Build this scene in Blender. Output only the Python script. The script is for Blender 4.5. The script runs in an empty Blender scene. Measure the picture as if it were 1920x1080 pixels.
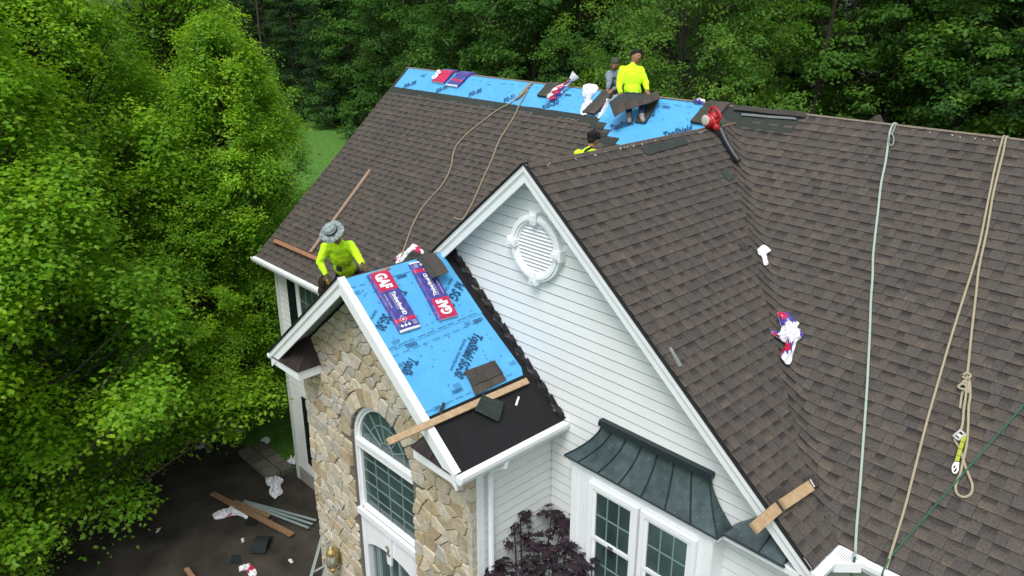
import bpy, bmesh, math, random
import numpy as np
from mathutils import Vector, Matrix, noise
rnd = random.Random(7)
scene = bpy.context.scene
COL = scene.collection
# ------------------------------------------------------------------ camera, sky, sun, exposure
CAM = Vector((16.484, -12.014, 11.723)); YAW, PITCH, ROLL, FPX = 46.6562, 20.9483, -0.0772, 1488.07
def _cam_axes():
    y, p, r = math.radians(YAW), math.radians(PITCH), math.radians(ROLL)
    f = Vector((-math.sin(y)*math.cos(p), math.cos(y)*math.cos(p), -math.sin(p)))
    R = Vector((math.cos(y), math.sin(y), 0)); U = R.cross(f)
    return R*math.cos(r)+U*math.sin(r), U*math.cos(r)-R*math.sin(r), f
CR, CU, CF = _cam_axes()
cd = bpy.data.cameras.new('camera'); cam = bpy.data.objects.new('camera', cd); COL.objects.link(cam)
cd.sensor_width = 36; cd.lens = 36*FPX/1920; cd.clip_end = 1500; cd.clip_start = 0.1
m = Matrix((CR, CU, -CF)).transposed().to_4x4(); m.translation = CAM; cam.matrix_world = m
scene.camera = cam
SUN_EL, SUN_AZ = 60, 152         # azimuth clockwise from north (+Y)
world = bpy.data.worlds.new('World'); scene.world = world; world.use_nodes = True
wn = world.node_tree; wn.nodes.clear()
sky = wn.nodes.new('ShaderNodeTexSky'); sky.sky_type = 'NISHITA'; sky.sun_disc = False
sky.sun_elevation = math.radians(SUN_EL); sky.sun_rotation = math.radians(SUN_AZ)
sky.air_density = 1.0; sky.dust_density = 3.0
hs = wn.nodes.new('ShaderNodeHueSaturation'); hs.inputs['Saturation'].default_value = 0.35
bg = wn.nodes.new('ShaderNodeBackground'); bg.inputs['Strength'].default_value = 0.15
wo = wn.nodes.new('ShaderNodeOutputWorld')
wn.links.new(sky.outputs[0], hs.inputs['Color']); wn.links.new(hs.outputs[0], bg.inputs[0]); wn.links.new(bg.outputs[0], wo.inputs[0])
sl = bpy.data.lights.new('sun', 'SUN'); so = bpy.data.objects.new('sun', sl); COL.objects.link(so)
sl.energy = 1.5; sl.angle = math.radians(25); sl.color = (1, 0.97, 0.92)
az = math.radians(SUN_AZ); el = math.radians(SUN_EL)
sd = Vector((math.sin(az)*math.cos(el), math.cos(az)*math.cos(el), math.sin(el)))
so.rotation_euler = sd.to_track_quat('Z', 'Y').to_euler(); so.location = (0, -10, 40)
vs = scene.view_settings; vs.view_transform = 'Standard'; vs.look = 'None'; vs.gamma = 1; vs.use_curve_mapping = False
vs.exposure = 0.42

# ------------------------------------------------------------------ house constants (metres)
ZR = 9.818; MM = 0.8629; D = 4.48; ZE = ZR - MM*D
XC, YG, ZC, MC, YW = 9.403, 5.082, 9.589, 0.8383, 4.859
XCR = XC + (ZC-ZE)/MC; XCL = XC - (ZC-ZE)/MC
XS, YS, ZS, MS, WS, YST, WST = 7.577, 6.785, 8.011, 0.8163, 2.382, 6.372, 2.149
ZSE = ZS - MS*WS; XSR = XS+WS; XSL = XS-WS
XMAX = 18.0
# ------------------------------------------------------------------ placing by sight line onto real surfaces
def ray(x, y): return CF + CR*((x-960)/FPX) - CU*((y-540)/FPX)
def on(x, y, n, p):
    d = ray(x, y); n = Vector(n); return CAM + d*((Vector(p)-CAM).dot(n)/d.dot(n))
NM = Vector((0, -MM, 1)).normalized(); NC = Vector((MC, 0, 1)).normalized(); NS = Vector((MS, 0, 1)).normalized()
PM, PC, PS = Vector((0, 0, ZR)), Vector((XC, 0, ZC)), Vector((XS, 0, ZS))
# main roof falls towards -Y: z = ZR + MM*y
def onM(x, y, h=0): return on(x, y, NM, PM+NM*h)
def onC(x, y, h=0): return on(x, y, NC, PC+NC*h)
def onS(x, y, h=0): return on(x, y, NS, PS+NS*h)
def onG(x, y, h=0): return on(x, y, (0, 0, 1), (0, 0, h))
def atY(x, y, Y): return on(x, y, (0, 1, 0), (0, Y, 0))
def atX(x, y, X): return on(x, y, (1, 0, 0), (X, 0, 0))
def atW(x, y, w): return CAM + ray(x, y)*w
# ------------------------------------------------------------------ materials
MATS = {}
def mat(name, color=None, rough=0.8, ns=40, na=0.12, bump=0.0, bs=None, spec=0.3, metal=0.0, extra=None):
    if name in MATS: return MATS[name]
    mt = bpy.data.materials.new(name); mt.use_nodes = True; nt = mt.node_tree; N, L = nt.nodes, nt.links
    b = N['Principled BSDF']; b.inputs['Roughness'].default_value = rough; b.inputs['Metallic'].default_value = metal
    b.inputs['Specular IOR Level'].default_value = spec
    geo = N.new('ShaderNodeNewGeometry')
    tn = N.new('ShaderNodeTexNoise'); tn.inputs['Scale'].default_value = ns; tn.inputs['Detail'].default_value = 6
    L.new(geo.outputs['Position'], tn.inputs['Vector'])
    mr = N.new('ShaderNodeMapRange'); mr.inputs[1].default_value = .25; mr.inputs[2].default_value = .75
    mr.inputs[3].default_value = 1-na; mr.inputs[4].default_value = 1+na
    L.new(tn.outputs['Fac'], mr.inputs[0])
    mx = N.new('ShaderNodeVectorMath'); mx.operation = 'SCALE'
    if color is None:
        at = N.new('ShaderNodeAttribute'); at.attribute_name = 'tone'; L.new(at.outputs['Color'], mx.inputs[0])
    else:
        rgb = N.new('ShaderNodeRGB'); rgb.outputs[0].default_value = (*color, 1); L.new(rgb.outputs[0], mx.inputs[0])
    L.new(mr.outputs[0], mx.inputs['Scale'])
    out = mx.outputs[0]
    if extra: out = extra(N, L, out, geo)
    L.new(out, b.inputs['Base Color'])
    if bump:
        t2 = N.new('ShaderNodeTexNoise'); t2.inputs['Scale'].default_value = bs or ns; t2.inputs['Detail'].default_value = 5
        L.new(geo.outputs['Position'], t2.inputs['Vector'])
        bp = N.new('ShaderNodeBump'); bp.inputs['Strength'].default_value = 1; bp.inputs['Distance'].default_value = bump
        L.new(t2.outputs['Fac'], bp.inputs['Height']); L.new(bp.outputs[0], b.inputs['Normal'])
    MATS[name] = mt; return mt
def leafmat(name, rough=0.55, trans=0.35, spec=0.35):
    mt = mat(name, None, rough, 2.0, 0.18, spec=spec); nt = mt.node_tree; N, L = nt.nodes, nt.links
    b = N['Principled BSDF']; out = N['Material Output']
    src = b.inputs['Base Color'].links[0].from_socket
    tr = N.new('ShaderNodeBsdfTranslucent'); mixs = N.new('ShaderNodeMixShader'); mixs.inputs[0].default_value = trans
    g = N.new('ShaderNodeVectorMath'); g.operation = 'MULTIPLY'; g.inputs[1].default_value = (1.5, 1.45, .5)
    L.new(src, g.inputs[0]); L.new(g.outputs[0], tr.inputs[0])
    L.new(b.outputs[0], mixs.inputs[1]); L.new(tr.outputs[0], mixs.inputs[2]); L.new(mixs.outputs[0], out.inputs[0])
    return mt
def dirt(sc, lo, amt):       # soft stains
    def f(N, L, src, geo):
        t = N.new('ShaderNodeTexNoise'); t.inputs['Scale'].default_value = sc; t.inputs['Detail'].default_value = 8
        L.new(geo.outputs['Position'], t.inputs['Vector'])
        r = N.new('ShaderNodeMapRange'); r.inputs[1].default_value = lo; r.inputs[2].default_value = lo+.25
        r.inputs[3].default_value = 1; r.inputs[4].default_value = 1-amt
        L.new(t.outputs['Fac'], r.inputs[0])
        v = N.new('ShaderNodeVectorMath'); v.operation = 'SCALE'; L.new(src, v.inputs[0]); L.new(r.outputs[0], v.inputs['Scale'])
        return v.outputs[0]
    return f
def specks(sc, col, thr):
    def f(N, L, src, geo):
        t = N.new('ShaderNodeTexVoronoi'); t.inputs['Scale'].default_value = sc
        L.new(geo.outputs['Position'], t.inputs['Vector'])
        r = N.new('ShaderNodeMapRange'); r.inputs[1].default_value = thr; r.inputs[2].default_value = thr*.6
        L.new(t.outputs['Distance'], r.inputs[0])
        t2 = N.new('ShaderNodeTexNoise'); t2.inputs['Scale'].default_value = 1.7; t2.inputs['Detail'].default_value = 5
        L.new(geo.outputs['Position'], t2.inputs['Vector'])
        m2 = N.new('ShaderNodeMixRGB'); m2.blend_type = 'MULTIPLY'; m2.inputs[0].default_value = .75
        cr = N.new('ShaderNodeValToRGB'); cr.color_ramp.elements[0].position = .3; cr.color_ramp.elements[0].color = (.35, .42, .42, 1)
        cr.color_ramp.elements[1].position = .7; cr.color_ramp.elements[1].color = (1.2, 1.25, 1.25, 1)
        L.new(t2.outputs['Fac'], cr.inputs[0]); L.new(src, m2.inputs[1]); L.new(cr.outputs[0], m2.inputs[2])
        mx = N.new('ShaderNodeMixRGB'); mx.inputs[2].default_value = (*col, 1)
        L.new(r.outputs[0], mx.inputs[0]); L.new(m2.outputs[0], mx.inputs[1]); return mx.outputs[0]
    return f
M_SHINGLE = mat('asphalt_shingle', None, .93, 55, .34, bump=.004, bs=140, spec=.12)
M_TRIM = mat('white_trim', (.80, .83, .86), .42, 3, .03, extra=dirt(2.5, .55, .06))
M_SIDING = mat('vinyl_siding', None, .5, 3, .025, extra=dirt(1.3, .55, .05))
M_STONE = mat('field_stone', None, .88, 13, .24, bump=.012, bs=30, spec=.2)
M_MORTAR = mat('mortar', (.15, .14, .12), .95, 30, .25, bump=.006)
M_FELT = mat('roofing_felt', (.009, .0093, .0105), .75, 6, .25, bump=.004, bs=8)
M_BLUE = mat('blue_underlay', (.085, .375, .70), .42, 5, .07, bump=.028, bs=3.0, spec=.4)
M_INK = mat('blue_ink', (.016, .062, .15), .5, 20, .1)
M_WOOD = mat('sawn_wood', None, .8, 18, .22, bump=.002, bs=60)
M_COPPER = mat('copper_patina', (.060, .090, .094), .34, 9, .35, bump=.004, bs=5, spec=.5, metal=.25, extra=specks(16, (.45, .55, .55), .075))
M_DKCOPPER = mat('dark_copper', (.035, .025, .024), .45, 9, .35, spec=.5, metal=.2)
M_GLASS = mat('window_glass', (.045, .078, .076), .10, 1.2, .8, spec=.6)
M_CURTAIN = mat('curtain', (.35, .42, .42), .8, 4, .1)
M_SHUTTER = mat('shutter_paint', (.006, .013, .012), .5)
M_MUNTIN = mat('muntin', (.18, .27, .26), .5)
M_PLASTIC = mat('wrapper_film', None, .28, 14, .05, bump=.006, bs=24, spec=.5)
M_ROPE = mat('braided_rope', None, .9, 220, .35, bump=.003, bs=260)
M_METAL = mat('metal', None, .35, 20, .1, spec=.5, metal=.7)
M_PAINTMETAL = mat('painted_metal', None, .4, 20, .06, spec=.5)
M_CLOTH = mat('cloth', None, .9, 30, .06, bump=.006, bs=14, spec=.1)
M_SKIN = mat('skin', None, .55, 30, .08)
M_HAIR = mat('hair', (.008, .006, .005), .7, 120, .4, bump=.01, bs=90)
M_BARK = mat('bark', None, .95, 9, .35, bump=.02, bs=16, spec=.1)
M_LEAF = leafmat('leaf', .5, .5, .3)
M_FLEAF = leafmat('forest_leaf', .6, .45, .2)
M_PLEAF = leafmat('purple_leaf', .5, .1, .2)
M_ASPHALT = mat('asphalt', (.040, .034, .028), .9, 1.6, .6, bump=.004, bs=60, extra=dirt(.7, .5, .5))
# ------------------------------------------------------------------ mesh builder
class MB:
    def __init__(s): s.v, s.f, s.c, s.m, s.vc = [], [], [], [], {}
    def face(s, pts, col=(1, 1, 1), mi=0, vcol=None):
        b = len(s.v); s.v += [tuple(p) for p in pts]; s.f.append(tuple(range(b, b+len(pts)))); s.c.append(vcol or [col]*len(pts)); s.m.append(mi)
    def prism(s, bot, top, col=(1, 1, 1), mi=0, cap=True, base=False, vcol=None, scol=None):
        n = len(bot); b = len(s.v); s.v += [tuple(p) for p in bot]+[tuple(p) for p in top]
        for i in range(n):
            j = (i+1) % n; s.f.append((b+i, b+j, b+n+j, b+n+i)); s.c.append([scol]*4 if scol else ([col]*4 if not vcol else [vcol[i], vcol[j], vcol[j], vcol[i]])); s.m.append(mi)
        if cap: s.f.append(tuple(range(b+n, b+2*n))); s.c.append(vcol or [col]*n); s.m.append(mi)
        if base: s.f.append(tuple(range(b+n-1, b-1, -1))); s.c.append([col]*n); s.m.append(mi)
    def box(s, c, h, ax=None, col=(1, 1, 1), mi=0):       # centre, half sizes, axes
        c = Vector(c); ax = ax or (Vector((1, 0, 0)), Vector((0, 1, 0)), Vector((0, 0, 1)))
        e = [a.normalized()*k for a, k in zip(ax, h)]
        q = [(-1, -1), (1, -1), (1, 1), (-1, 1)]
        s.prism([c+e[0]*i+e[1]*j-e[2] for i, j in q], [c+e[0]*i+e[1]*j+e[2] for i, j in q], col, mi, base=True)
    def aabb(s, a, b, col=(1, 1, 1), mi=0):
        s.box([(a[i]+b[i])/2 for i in range(3)], [abs(b[i]-a[i])/2 for i in range(3)], col=col, mi=mi)
    def bar(s, a, b, w, h, up=(0, 0, 1), col=(1, 1, 1), mi=0):   # beam from a to b, w across, h along up
        a, b = Vector(a), Vector(b); d = (b-a).normalized(); up = Vector(up); r = d.cross(up).normalized(); u = r.cross(d)
        s.box((a+b)/2, ((b-a).length/2, w/2, h/2), (d, r, u), col, mi)
    def tube(s, pts, rad, n=6, col=(1, 1, 1), mi=0, caps=True):
        pts = [Vector(p) for p in pts]; k = len(pts)
        rr = rad if hasattr(rad, '__len__') else [rad]*k
        b = len(s.v); up = None
        for i, p in enumerate(pts):
            d = (pts[min(i+1, k-1)]-pts[max(i-1, 0)]).normalized()
            if up is None: up = d.orthogonal().normalized()
            up = (up-d*up.dot(d)); up = up.normalized() if up.length > 1e-6 else d.orthogonal().normalized()
            r = d.cross(up)
            for j in range(n):
                a = 2*math.pi*j/n; s.v.append(tuple(p+(up*math.cos(a)+r*math.sin(a))*rr[i]))
        for i in range(k-1):
            for j in range(n):
                j2 = (j+1) % n; s.f.append((b+i*n+j, b+i*n+j2, b+(i+1)*n+j2, b+(i+1)*n+j)); s.c.append([col]*4); s.m.append(mi)
        if caps:
            s.f.append(tuple(b+j for j in range(n-1, -1, -1))); s.c.append([col]*n); s.m.append(mi)
            s.f.append(tuple(b+(k-1)*n+j for j in range(n))); s.c.append([col]*n); s.m.append(mi)
    def ell(s, c, r, ax=None, nu=12, nv=8, col=(1, 1, 1), mi=0, jit=0):
        c = Vector(c); r = (r, r, r) if not hasattr(r, '__len__') else r
        ax = [a.normalized() for a in ax] if ax else (Vector((1, 0, 0)), Vector((0, 1, 0)), Vector((0, 0, 1)))
        b = len(s.v)
        for i in range(nv+1):
            t = math.pi*i/nv
            for j in range(nu):
                p = 2*math.pi*j/nu; k = 1+(rnd.uniform(-jit, jit) if jit else 0)
                s.v.append(tuple(c+ax[0]*(r[0]*math.sin(t)*math.cos(p)*k)+ax[1]*(r[1]*math.sin(t)*math.sin(p)*k)+ax[2]*(r[2]*math.cos(t)*k)))
        for i in range(nv):
            for j in range(nu):
                j2 = (j+1) % nu; s.f.append((b+i*nu+j, b+(i+1)*nu+j, b+(i+1)*nu+j2, b+i*nu+j2)); s.c.append([col]*4); s.m.append(mi)
    def mesh(s, name, mats):
        me = bpy.data.meshes.new(name); me.from_pydata(s.v, [], s.f)
        a = me.color_attributes.new('tone', 'FLOAT_COLOR', 'CORNER')
        flat = [x for cc in s.c for c in cc for x in (c[0], c[1], c[2], 1.0)]
        a.data.foreach_set('color', flat)
        for mt in (mats if isinstance(mats, (list, tuple)) else [mats]): me.materials.append(mt)
        if any(s.m): me.polygons.foreach_set('material_index', s.m)
        me.validate(); return me
    def build(s, name, mats, parent=None, smooth=False):
        me = s.mesh(name, mats)
        if smooth: me.polygons.foreach_set('use_smooth', [True]*len(me.polygons))
        return link(name, me, parent)
def link(name, data, parent=None):
    o = bpy.data.objects.new(name, data); COL.objects.link(o)
    if parent: o.parent = parent
    return o
def tag(o, label=None, cat=None, group=None, kind=None):
    if label: o['label'] = label
    if cat: o['category'] = cat
    if group: o['group'] = group
    if kind: o['kind'] = kind
    return o
def thing(name, label, cat, group=None):
    return tag(link(name, None), label, cat, group)
def settle(root):      # move the Empty to the base of its parts without moving the parts
    pts = []
    def walk(o):
        for c in o.children:
            if c.type == 'MESH' and len(c.data.vertices):
                n = len(c.data.vertices); a = np.empty(n*3); c.data.vertices.foreach_get('co', a); a = a.reshape(-1, 3)
                pts.append(a.min(0)); pts.append(a.max(0))
            walk(c)
    walk(root)
    if not pts: return root
    p = np.array(pts); lo, hi = p.min(0), p.max(0); base = Vector(((lo[0]+hi[0])/2, (lo[1]+hi[1])/2, lo[2]))
    root.location = base
    for c in root.children: c.location = -base
    return root
def clip(poly, hps):     # poly of 2D tuples, half planes (a,b,c): keep a*x+b*y<=c
    for a, b, c in hps:
        out = []; n = len(poly)
        for i in range(n):
            p, q = poly[i], poly[(i+1) % n]; dp = a*p[0]+b*p[1]-c; dq = a*q[0]+b*q[1]-c
            if dp <= 0: out.append(p)
            if (dp < 0 < dq) or (dq < 0 < dp):
                t = dp/(dp-dq); out.append((p[0]+(q[0]-p[0])*t, p[1]+(q[1]-p[1])*t))
        poly = out
        if len(poly) < 3: return []
    return poly
# ================================================================== GROUND
g = MB(); g.face([(-260, -140, 0), (160, -140, 0), (160, 260, 0), (-260, 260, 0)])
def grass_extra(N, L, src, geo):
    w = N.new('ShaderNodeTexWave'); w.inputs['Scale'].default_value = .22; w.inputs['Distortion'].default_value = 1.2; w.inputs['Detail'].default_value = 3
    mp = N.new('ShaderNodeMapping'); mp.inputs['Rotation'].default_value = (0, 0, .5)
    L.new(geo.outputs['Position'], mp.inputs[0]); L.new(mp.outputs[0], w.inputs['Vector'])
    r = N.new('ShaderNodeMapRange'); r.inputs[1].default_value = .82; r.inputs[2].default_value = 1
    L.new(w.outputs['Fac'], r.inputs[0])
    mx = N.new('ShaderNodeMixRGB'); mx.inputs[2].default_value = (.075, .17, .035, 1); L.new(r.outputs[0], mx.inputs[0]); L.new(src, mx.inputs[1]); return mx.outputs[0]
M_LAWN = mat('lawn', (.07, .185, .02), .9, 3, .45, bump=.03, bs=25, extra=grass_extra)
tag(g.build('lawn', M_LAWN), kind='structure')
g = MB(); g.face([(-300, 27.5, .006), (200, 26.5, .006), (200, 259, .006), (-300, 259, .006)])
tag(g.build('forest_floor', mat('forest_soil', (.018, .02, .009), .95, 2, .5)), kind='structure')
g = MB()
g.face([(x, y, .02) for x, y in [(-2.6, -16), (24, -16), (24, -4.0), (0.2, -4.0), (-1.6, -4.4), (-3.6, -5.0), (-3.9, -6.6), (-2.2, -8.4)]])
tag(g.build('driveway', M_ASPHALT), kind='structure')
# stone paver step beside the left wing
st = thing('garden_step', 'low flagstone step on the ground against the left wing foundation', 'step')
b = MB()
for i in range(4):
    for j in range(2):
        c = Vector((-1.5+i*.42+rnd.uniform(-.02, .02), -4.32-j*.36, .09)); k = rnd.uniform(.8, 1.2)
        bb = MB(); bb.box(c, (.195, .165, .07), (Vector((1, .02*rnd.uniform(-1, 1), 0)), Vector((0, 1, 0)), Vector((0, 0, 1))), (.13*k, .125*k, .10*k)); bb.build('paving_stone', M_STONE, st)
settle(st)
# ================================================================== HOUSE
house = thing('house', 'large white sided house with stone entry gable and half re-shingled brown roof', 'house')
def part(name, mb, mt, parent=None, **k):
    o = mb.build(name, mt, parent or house, k.pop('smooth', False))
    if k: tag(o, **k)
    return o
# ---- wall volumes
w = MB()
w.aabb((.26, -D+.26, 0), (.40, D-.26, ZE+.02)); w.aabb((.4, D-.4, 0), (XMAX-.3, D-.26, ZE))
w.aabb((XMAX-.4, -D+.4, 0), (XMAX-.26, D-.4, ZE))
w.prism([(.30, -D+.3, ZE), (.30, D-.3, ZE), (.30, 0, ZR-.18)], [(.27, -D+.3, ZE), (.27, D-.3, ZE), (.27, 0, ZR-.18)], base=True)
w.prism([(XMAX-.30, -D+.3, ZE), (XMAX-.30, D-.3, ZE), (XMAX-.30, 0, ZR-.18)], [(XMAX-.27, -D+.3, ZE), (XMAX-.27, D-.3, ZE), (XMAX-.27, 0, ZR-.18)], base=True)
part('side_wall', w, mat('siding_far', (.62, .66, .62), .6))
SID = (.73, .765, .765)
def boards(polyfn, y_face, z0, z1, parent, step=.1495, axis='x', proud=.012, hps=(), dirn=-1, sx=1.0):
    z = z0
    while z < z1:
        zt = min(z+step, z1); a, bx = polyfn(z, zt)
        if bx-a > .03:
            gr = step*.105
            poly = clip([(a, z), (bx, z), (bx, zt-gr), (a, zt-gr)], hps)
            if len(poly) >= 3:
                k = rnd.uniform(.975, 1.02); col = tuple(c*k for c in SID); mb = MB()
                def P(u, zz, off):
                    return (u, y_face+dirn*off, zz) if axis == 'x' else (y_face+dirn*off, u, zz)
                f = lambda zz: .006+proud*(1-(zz-z)/step)
                bot = [P(u, zz, -.011) for u, zz in poly]; top = [P(u, zz, f(zz)) for u, zz in poly]
                mb.prism(bot, top, col); mb.build('siding_board', M_SIDING, parent)
        z += step
# gable siding wall (plane y=-YW)
wb = MB()
zin = lambda x: ZC - MC*abs(x-XC) - .05
wb.prism([(XCL+.3, -YW+.10, 0), (XCR-.25, -YW+.10, 0), (XCR-.25, -YW+.10, zin(XCR-.25)), (XC, -YW+.10, ZC-.05), (XCL+.3, -YW+.10, zin(XCL+.3))],
         [(XCL+.3, -YW+.012, 0), (XCR-.25, -YW+.012, 0), (XCR-.25, -YW+.012, zin(XCR-.25)), (XC, -YW+.012, ZC-.05), (XCL+.3, -YW+.012, zin(XCL+.3))], SID, base=True)
gw = part('gable_wall', wb, M_SIDING)
xr_in = lambda z: XC+(ZC-.04-z)/MC; xl_in = lambda z: XC-(ZC-.04-z)/MC
def gx(z, zt):
    a = max(xl_in(z), 7.0) if z > ZSE-.1 else XS+WST+.02
    return a, min(xr_in(z), XCR-.25)
boards(gx, -YW, 1.0, ZC-.05, gw, hps=[(MC, 1, ZC-.04+MC*XC), (-MC, 1, ZC-.04-MC*XC)])
# cross gable side wall + main front walls
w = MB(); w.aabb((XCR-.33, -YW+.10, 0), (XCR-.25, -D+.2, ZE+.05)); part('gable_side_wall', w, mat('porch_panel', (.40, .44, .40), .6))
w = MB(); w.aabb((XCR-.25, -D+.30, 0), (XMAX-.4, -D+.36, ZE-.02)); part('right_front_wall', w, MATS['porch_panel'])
# left wing wall
w = MB(); w.aabb((.26, -D+.30, 0), (5.5, -D+.40, ZE), SID); lw = part('left_wing_wall', w, M_SIDING)
boards(lambda z, zt: (.26, 5.45), -D+.30, .42, ZE-.12, lw)
w = MB(); w.aabb((.24, -D+.27, 0), (5.45, -D+.30, .40)); part('foundation', w, mat('concrete', (.27, .27, .24), .9, 8, .15))
# entry bump side wall (faces +X) at x = XS+WST
w = MB(); XB = XS+WST; w.aabb((XB-.1, -YST+.16, 0), (XB-.012, -YW, ZSE+.1), SID); ew = part('entry_side_wall', w, M_SIDING)
boards(lambda z, zt: (-YST+.17, -YW-.004), XB, 1.0, ZSE-.16, ew, axis='y', dirn=1)
w = MB(); w.aabb((XB-.005, -YST+.055, .3), (XB+.045, -YST+.17, ZSE-.15)); part('corner_board', w, M_TRIM)
# ---- roofs: deck planes
def deck(name, pts, mt, th=.05, n=None):
    mb = MB(); n = Vector(n); pts = [Vector(p) for p in pts]
    mb.prism([p-n*th for p in pts], [p-n*.004 for p in pts], base=True); return part(name, mb, mt)
def zm(y): return ZR+MM*y
def zc(x): return ZC-MC*abs(x-XC)
yv0 = (ZC-ZR)/MM
M_DECK = mat('roof_deck', (.035, .032, .03), .9, 20, .2)
main_roof = deck('main_roof', [(0, 0, ZR), (0, -D, ZE), (XMAX, -D, ZE), (XMAX, 0, ZR)], M_DECK, n=NM)
deck('back_roof', [(0, 0, ZR), (XMAX, 0, ZR), (XMAX, D, ZE), (0, D, ZE)], mat('old_shingle', (.06, .052, .045), .95, 30, .3), n=Vector((0, MM, 1)).normalized())
gable_roof = deck('gable_roof', [(XC, -YG, ZC), (XCR, -YG, ZE), (XCR, -D, ZE), (XC, yv0, ZC)], M_DECK, n=NC)
deck('gable_roof_left', [(XC, yv0, ZC), (XCL, -D, ZE), (XCL, -YG, ZE), (XC, -YG, ZC)], MATS['old_shingle'], n=Vector((-MC, 0, 1)).normalized())
# entry gable: right slope felt, left slope
YE1 = -(ZR-ZS)/MM
entry_roof = deck('entry_roof', [(XS, -YS, ZS), (XSR, -YS, ZSE), (XSR, -YW-.012, ZSE), (XS, -YW-.012, ZS)], M_FELT, n=NS)
deck('entry_roof_left', [(XS, YE1, ZS), (XSL, -D+.1, ZSE), (XSL, -YS, ZSE), (XS, -YS, ZS)], MATS['old_shingle'], n=Vector((-MS, 0, 1)).normalized())
# ---- shingles
EXPO = .1433
TONES = [(.082, .070, .060), (.075, .066, .059), (.092, .077, .064), (.070, .063, .059), (.104, .085, .067), (.064, .059, .057)]
DARK = (.022, .021, .022)
def jit(c, a=.1):
    k = 1+rnd.uniform(-a, a); return tuple(x*k for x in c)
class Slope:
    """u along eave (metres), v up the slope from the eave."""
    def __init__(s, o, eu, ev, n): s.o, s.eu, s.ev, s.n = Vector(o), Vector(eu).normalized(), Vector(ev).normalized(), n
    def P(s, u, v, h): return s.o+s.eu*u+s.ev*v+s.n*h
SM = Slope((0, -D, ZE), (1, 0, 0), (0, 1, MM), NM)
SC = Slope((XCR, -YG, ZE), (0, 1, 0), (-1, 0, MC), NC)
LM = D*math.hypot(1, MM); LC = (XCR-XC)*math.hypot(1, MC)
# valley in main (u,v) coordinates
vu0, vv0 = XCR, 0.0
vv1 = (D+yv0)*math.hypot(1, MM); vu1 = XC
vdir = Vector((vu1-vu0, vv1-vv0)).normalized(); vnor = Vector((vdir.y, -vdir.x))      # towards +u side of the main roof
if vnor.x < 0: vnor = -vnor
V0 = Vector((XCR, -D, ZE)); V1 = Vector((XC, yv0, ZC)); VD = (V1-V0).normalized()
PMn = NM.cross(VD); PMn = PMn if PMn.x > 0 else -PMn       # in main plane, away from valley
PCn = NC.cross(VD); PCn = PCn if PCn.y < 0 else -PCn       # in gable plane, away from valley
def valley_map(u, v, h):
    d = (u-vu0)*vnor.x+(v-vv0)*vnor.y; t = (u-vu0)*vdir.x+(v-vv0)*vdir.y
    base = V0+VD*t
    def far(dd): return (base+PMn*dd, NM) if dd >= 0 else (base+PCn*(-dd), NC)
    R = .10
    if abs(d) >= R: p, n = far(d); return p+n*h
    a, _ = far(-R); c, _ = far(R); s = (d+R)/(2*R)
    p = a*(1-s)**2+base*(2*s*(1-s))+c*s*s; n = (NC*(1-s)+NM*s).normalized()
    return p+n*h
def strip_pieces(u0, v0, width=1.0, seed=0):
    """one laminated strip: list of (poly, h_bottom, h_top, tones)"""
    out = []; r = random.Random(seed); base = TONES[r.randrange(len(TONES))]
    vt = v0+EXPO; u = u0; first = r.random() < .5; tooth = first
    while u < u0+width-.02:
        wd = r.uniform(.085, .175)
        if u0+width-(u+wd) < .07: wd = u0+width-u
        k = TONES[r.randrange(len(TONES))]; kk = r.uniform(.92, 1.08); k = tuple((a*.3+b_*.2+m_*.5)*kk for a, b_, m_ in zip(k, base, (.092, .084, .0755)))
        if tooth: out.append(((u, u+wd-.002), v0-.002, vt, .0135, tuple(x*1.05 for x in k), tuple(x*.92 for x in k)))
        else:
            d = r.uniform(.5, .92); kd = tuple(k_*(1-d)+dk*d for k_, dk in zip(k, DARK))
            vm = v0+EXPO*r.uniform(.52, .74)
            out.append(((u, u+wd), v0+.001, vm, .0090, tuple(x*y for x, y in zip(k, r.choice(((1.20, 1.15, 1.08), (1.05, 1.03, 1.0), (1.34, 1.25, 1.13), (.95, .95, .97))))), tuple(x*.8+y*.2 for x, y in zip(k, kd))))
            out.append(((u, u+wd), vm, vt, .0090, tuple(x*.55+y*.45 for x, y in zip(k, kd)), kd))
        u += wd; tooth = not tooth
    return out
def add_strip(mb, pieces, v0, hps, mapper, splits=None, lift=0):
    for (ua, ub), va, vb, hh, cb, ct in pieces:
        polys = [clip([(ua, va), (ub, va), (ub, vb), (ua, vb)], hps)]
        if splits and polys[0]:
            ds = [(p[0]-vu0)*vnor.x+(p[1]-vv0)*vnor.y for p in polys[0]]
            if min(ds) < .17:
                cuts = [-9, -.10, -.05, 0, .05, .10, 99]; res = []
                for c0, c1 in zip(cuts, cuts[1:]):
                    o = vnor.x*vu0+vnor.y*vv0
                    res.append(clip(polys[0], [(vnor.x, vnor.y, o+c1), (-vnor.x, -vnor.y, -(o+c0))]))
                polys = res
        for p in polys:
            if len(p) < 3: continue
            H = lambda v: lift+.0015+hh*max(0, 1-(v-v0)/(EXPO*1.25))
            cols = []
            for (u, v) in p:
                t = (v-va)/max(vb-va, 1e-5); cols.append(tuple(a*(1-t)+b_*t for a, b_ in zip(cb, ct)))
            mb.prism([mapper(u, v, -.002) for u, v in p], [mapper(u, v, H(v)) for u, v in p], vcol=cols, scol=(.016, .015, .014))
strips = []       # (distance, roof, pieces, v0, hps, mapper, splits)
def M2(px, py):   # photo sight line to main-roof (u, v)
    p = onM(px, py); return p.x, (p.y+D)*math.hypot(1, MM)
vblue = LM-.66-.155
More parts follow.
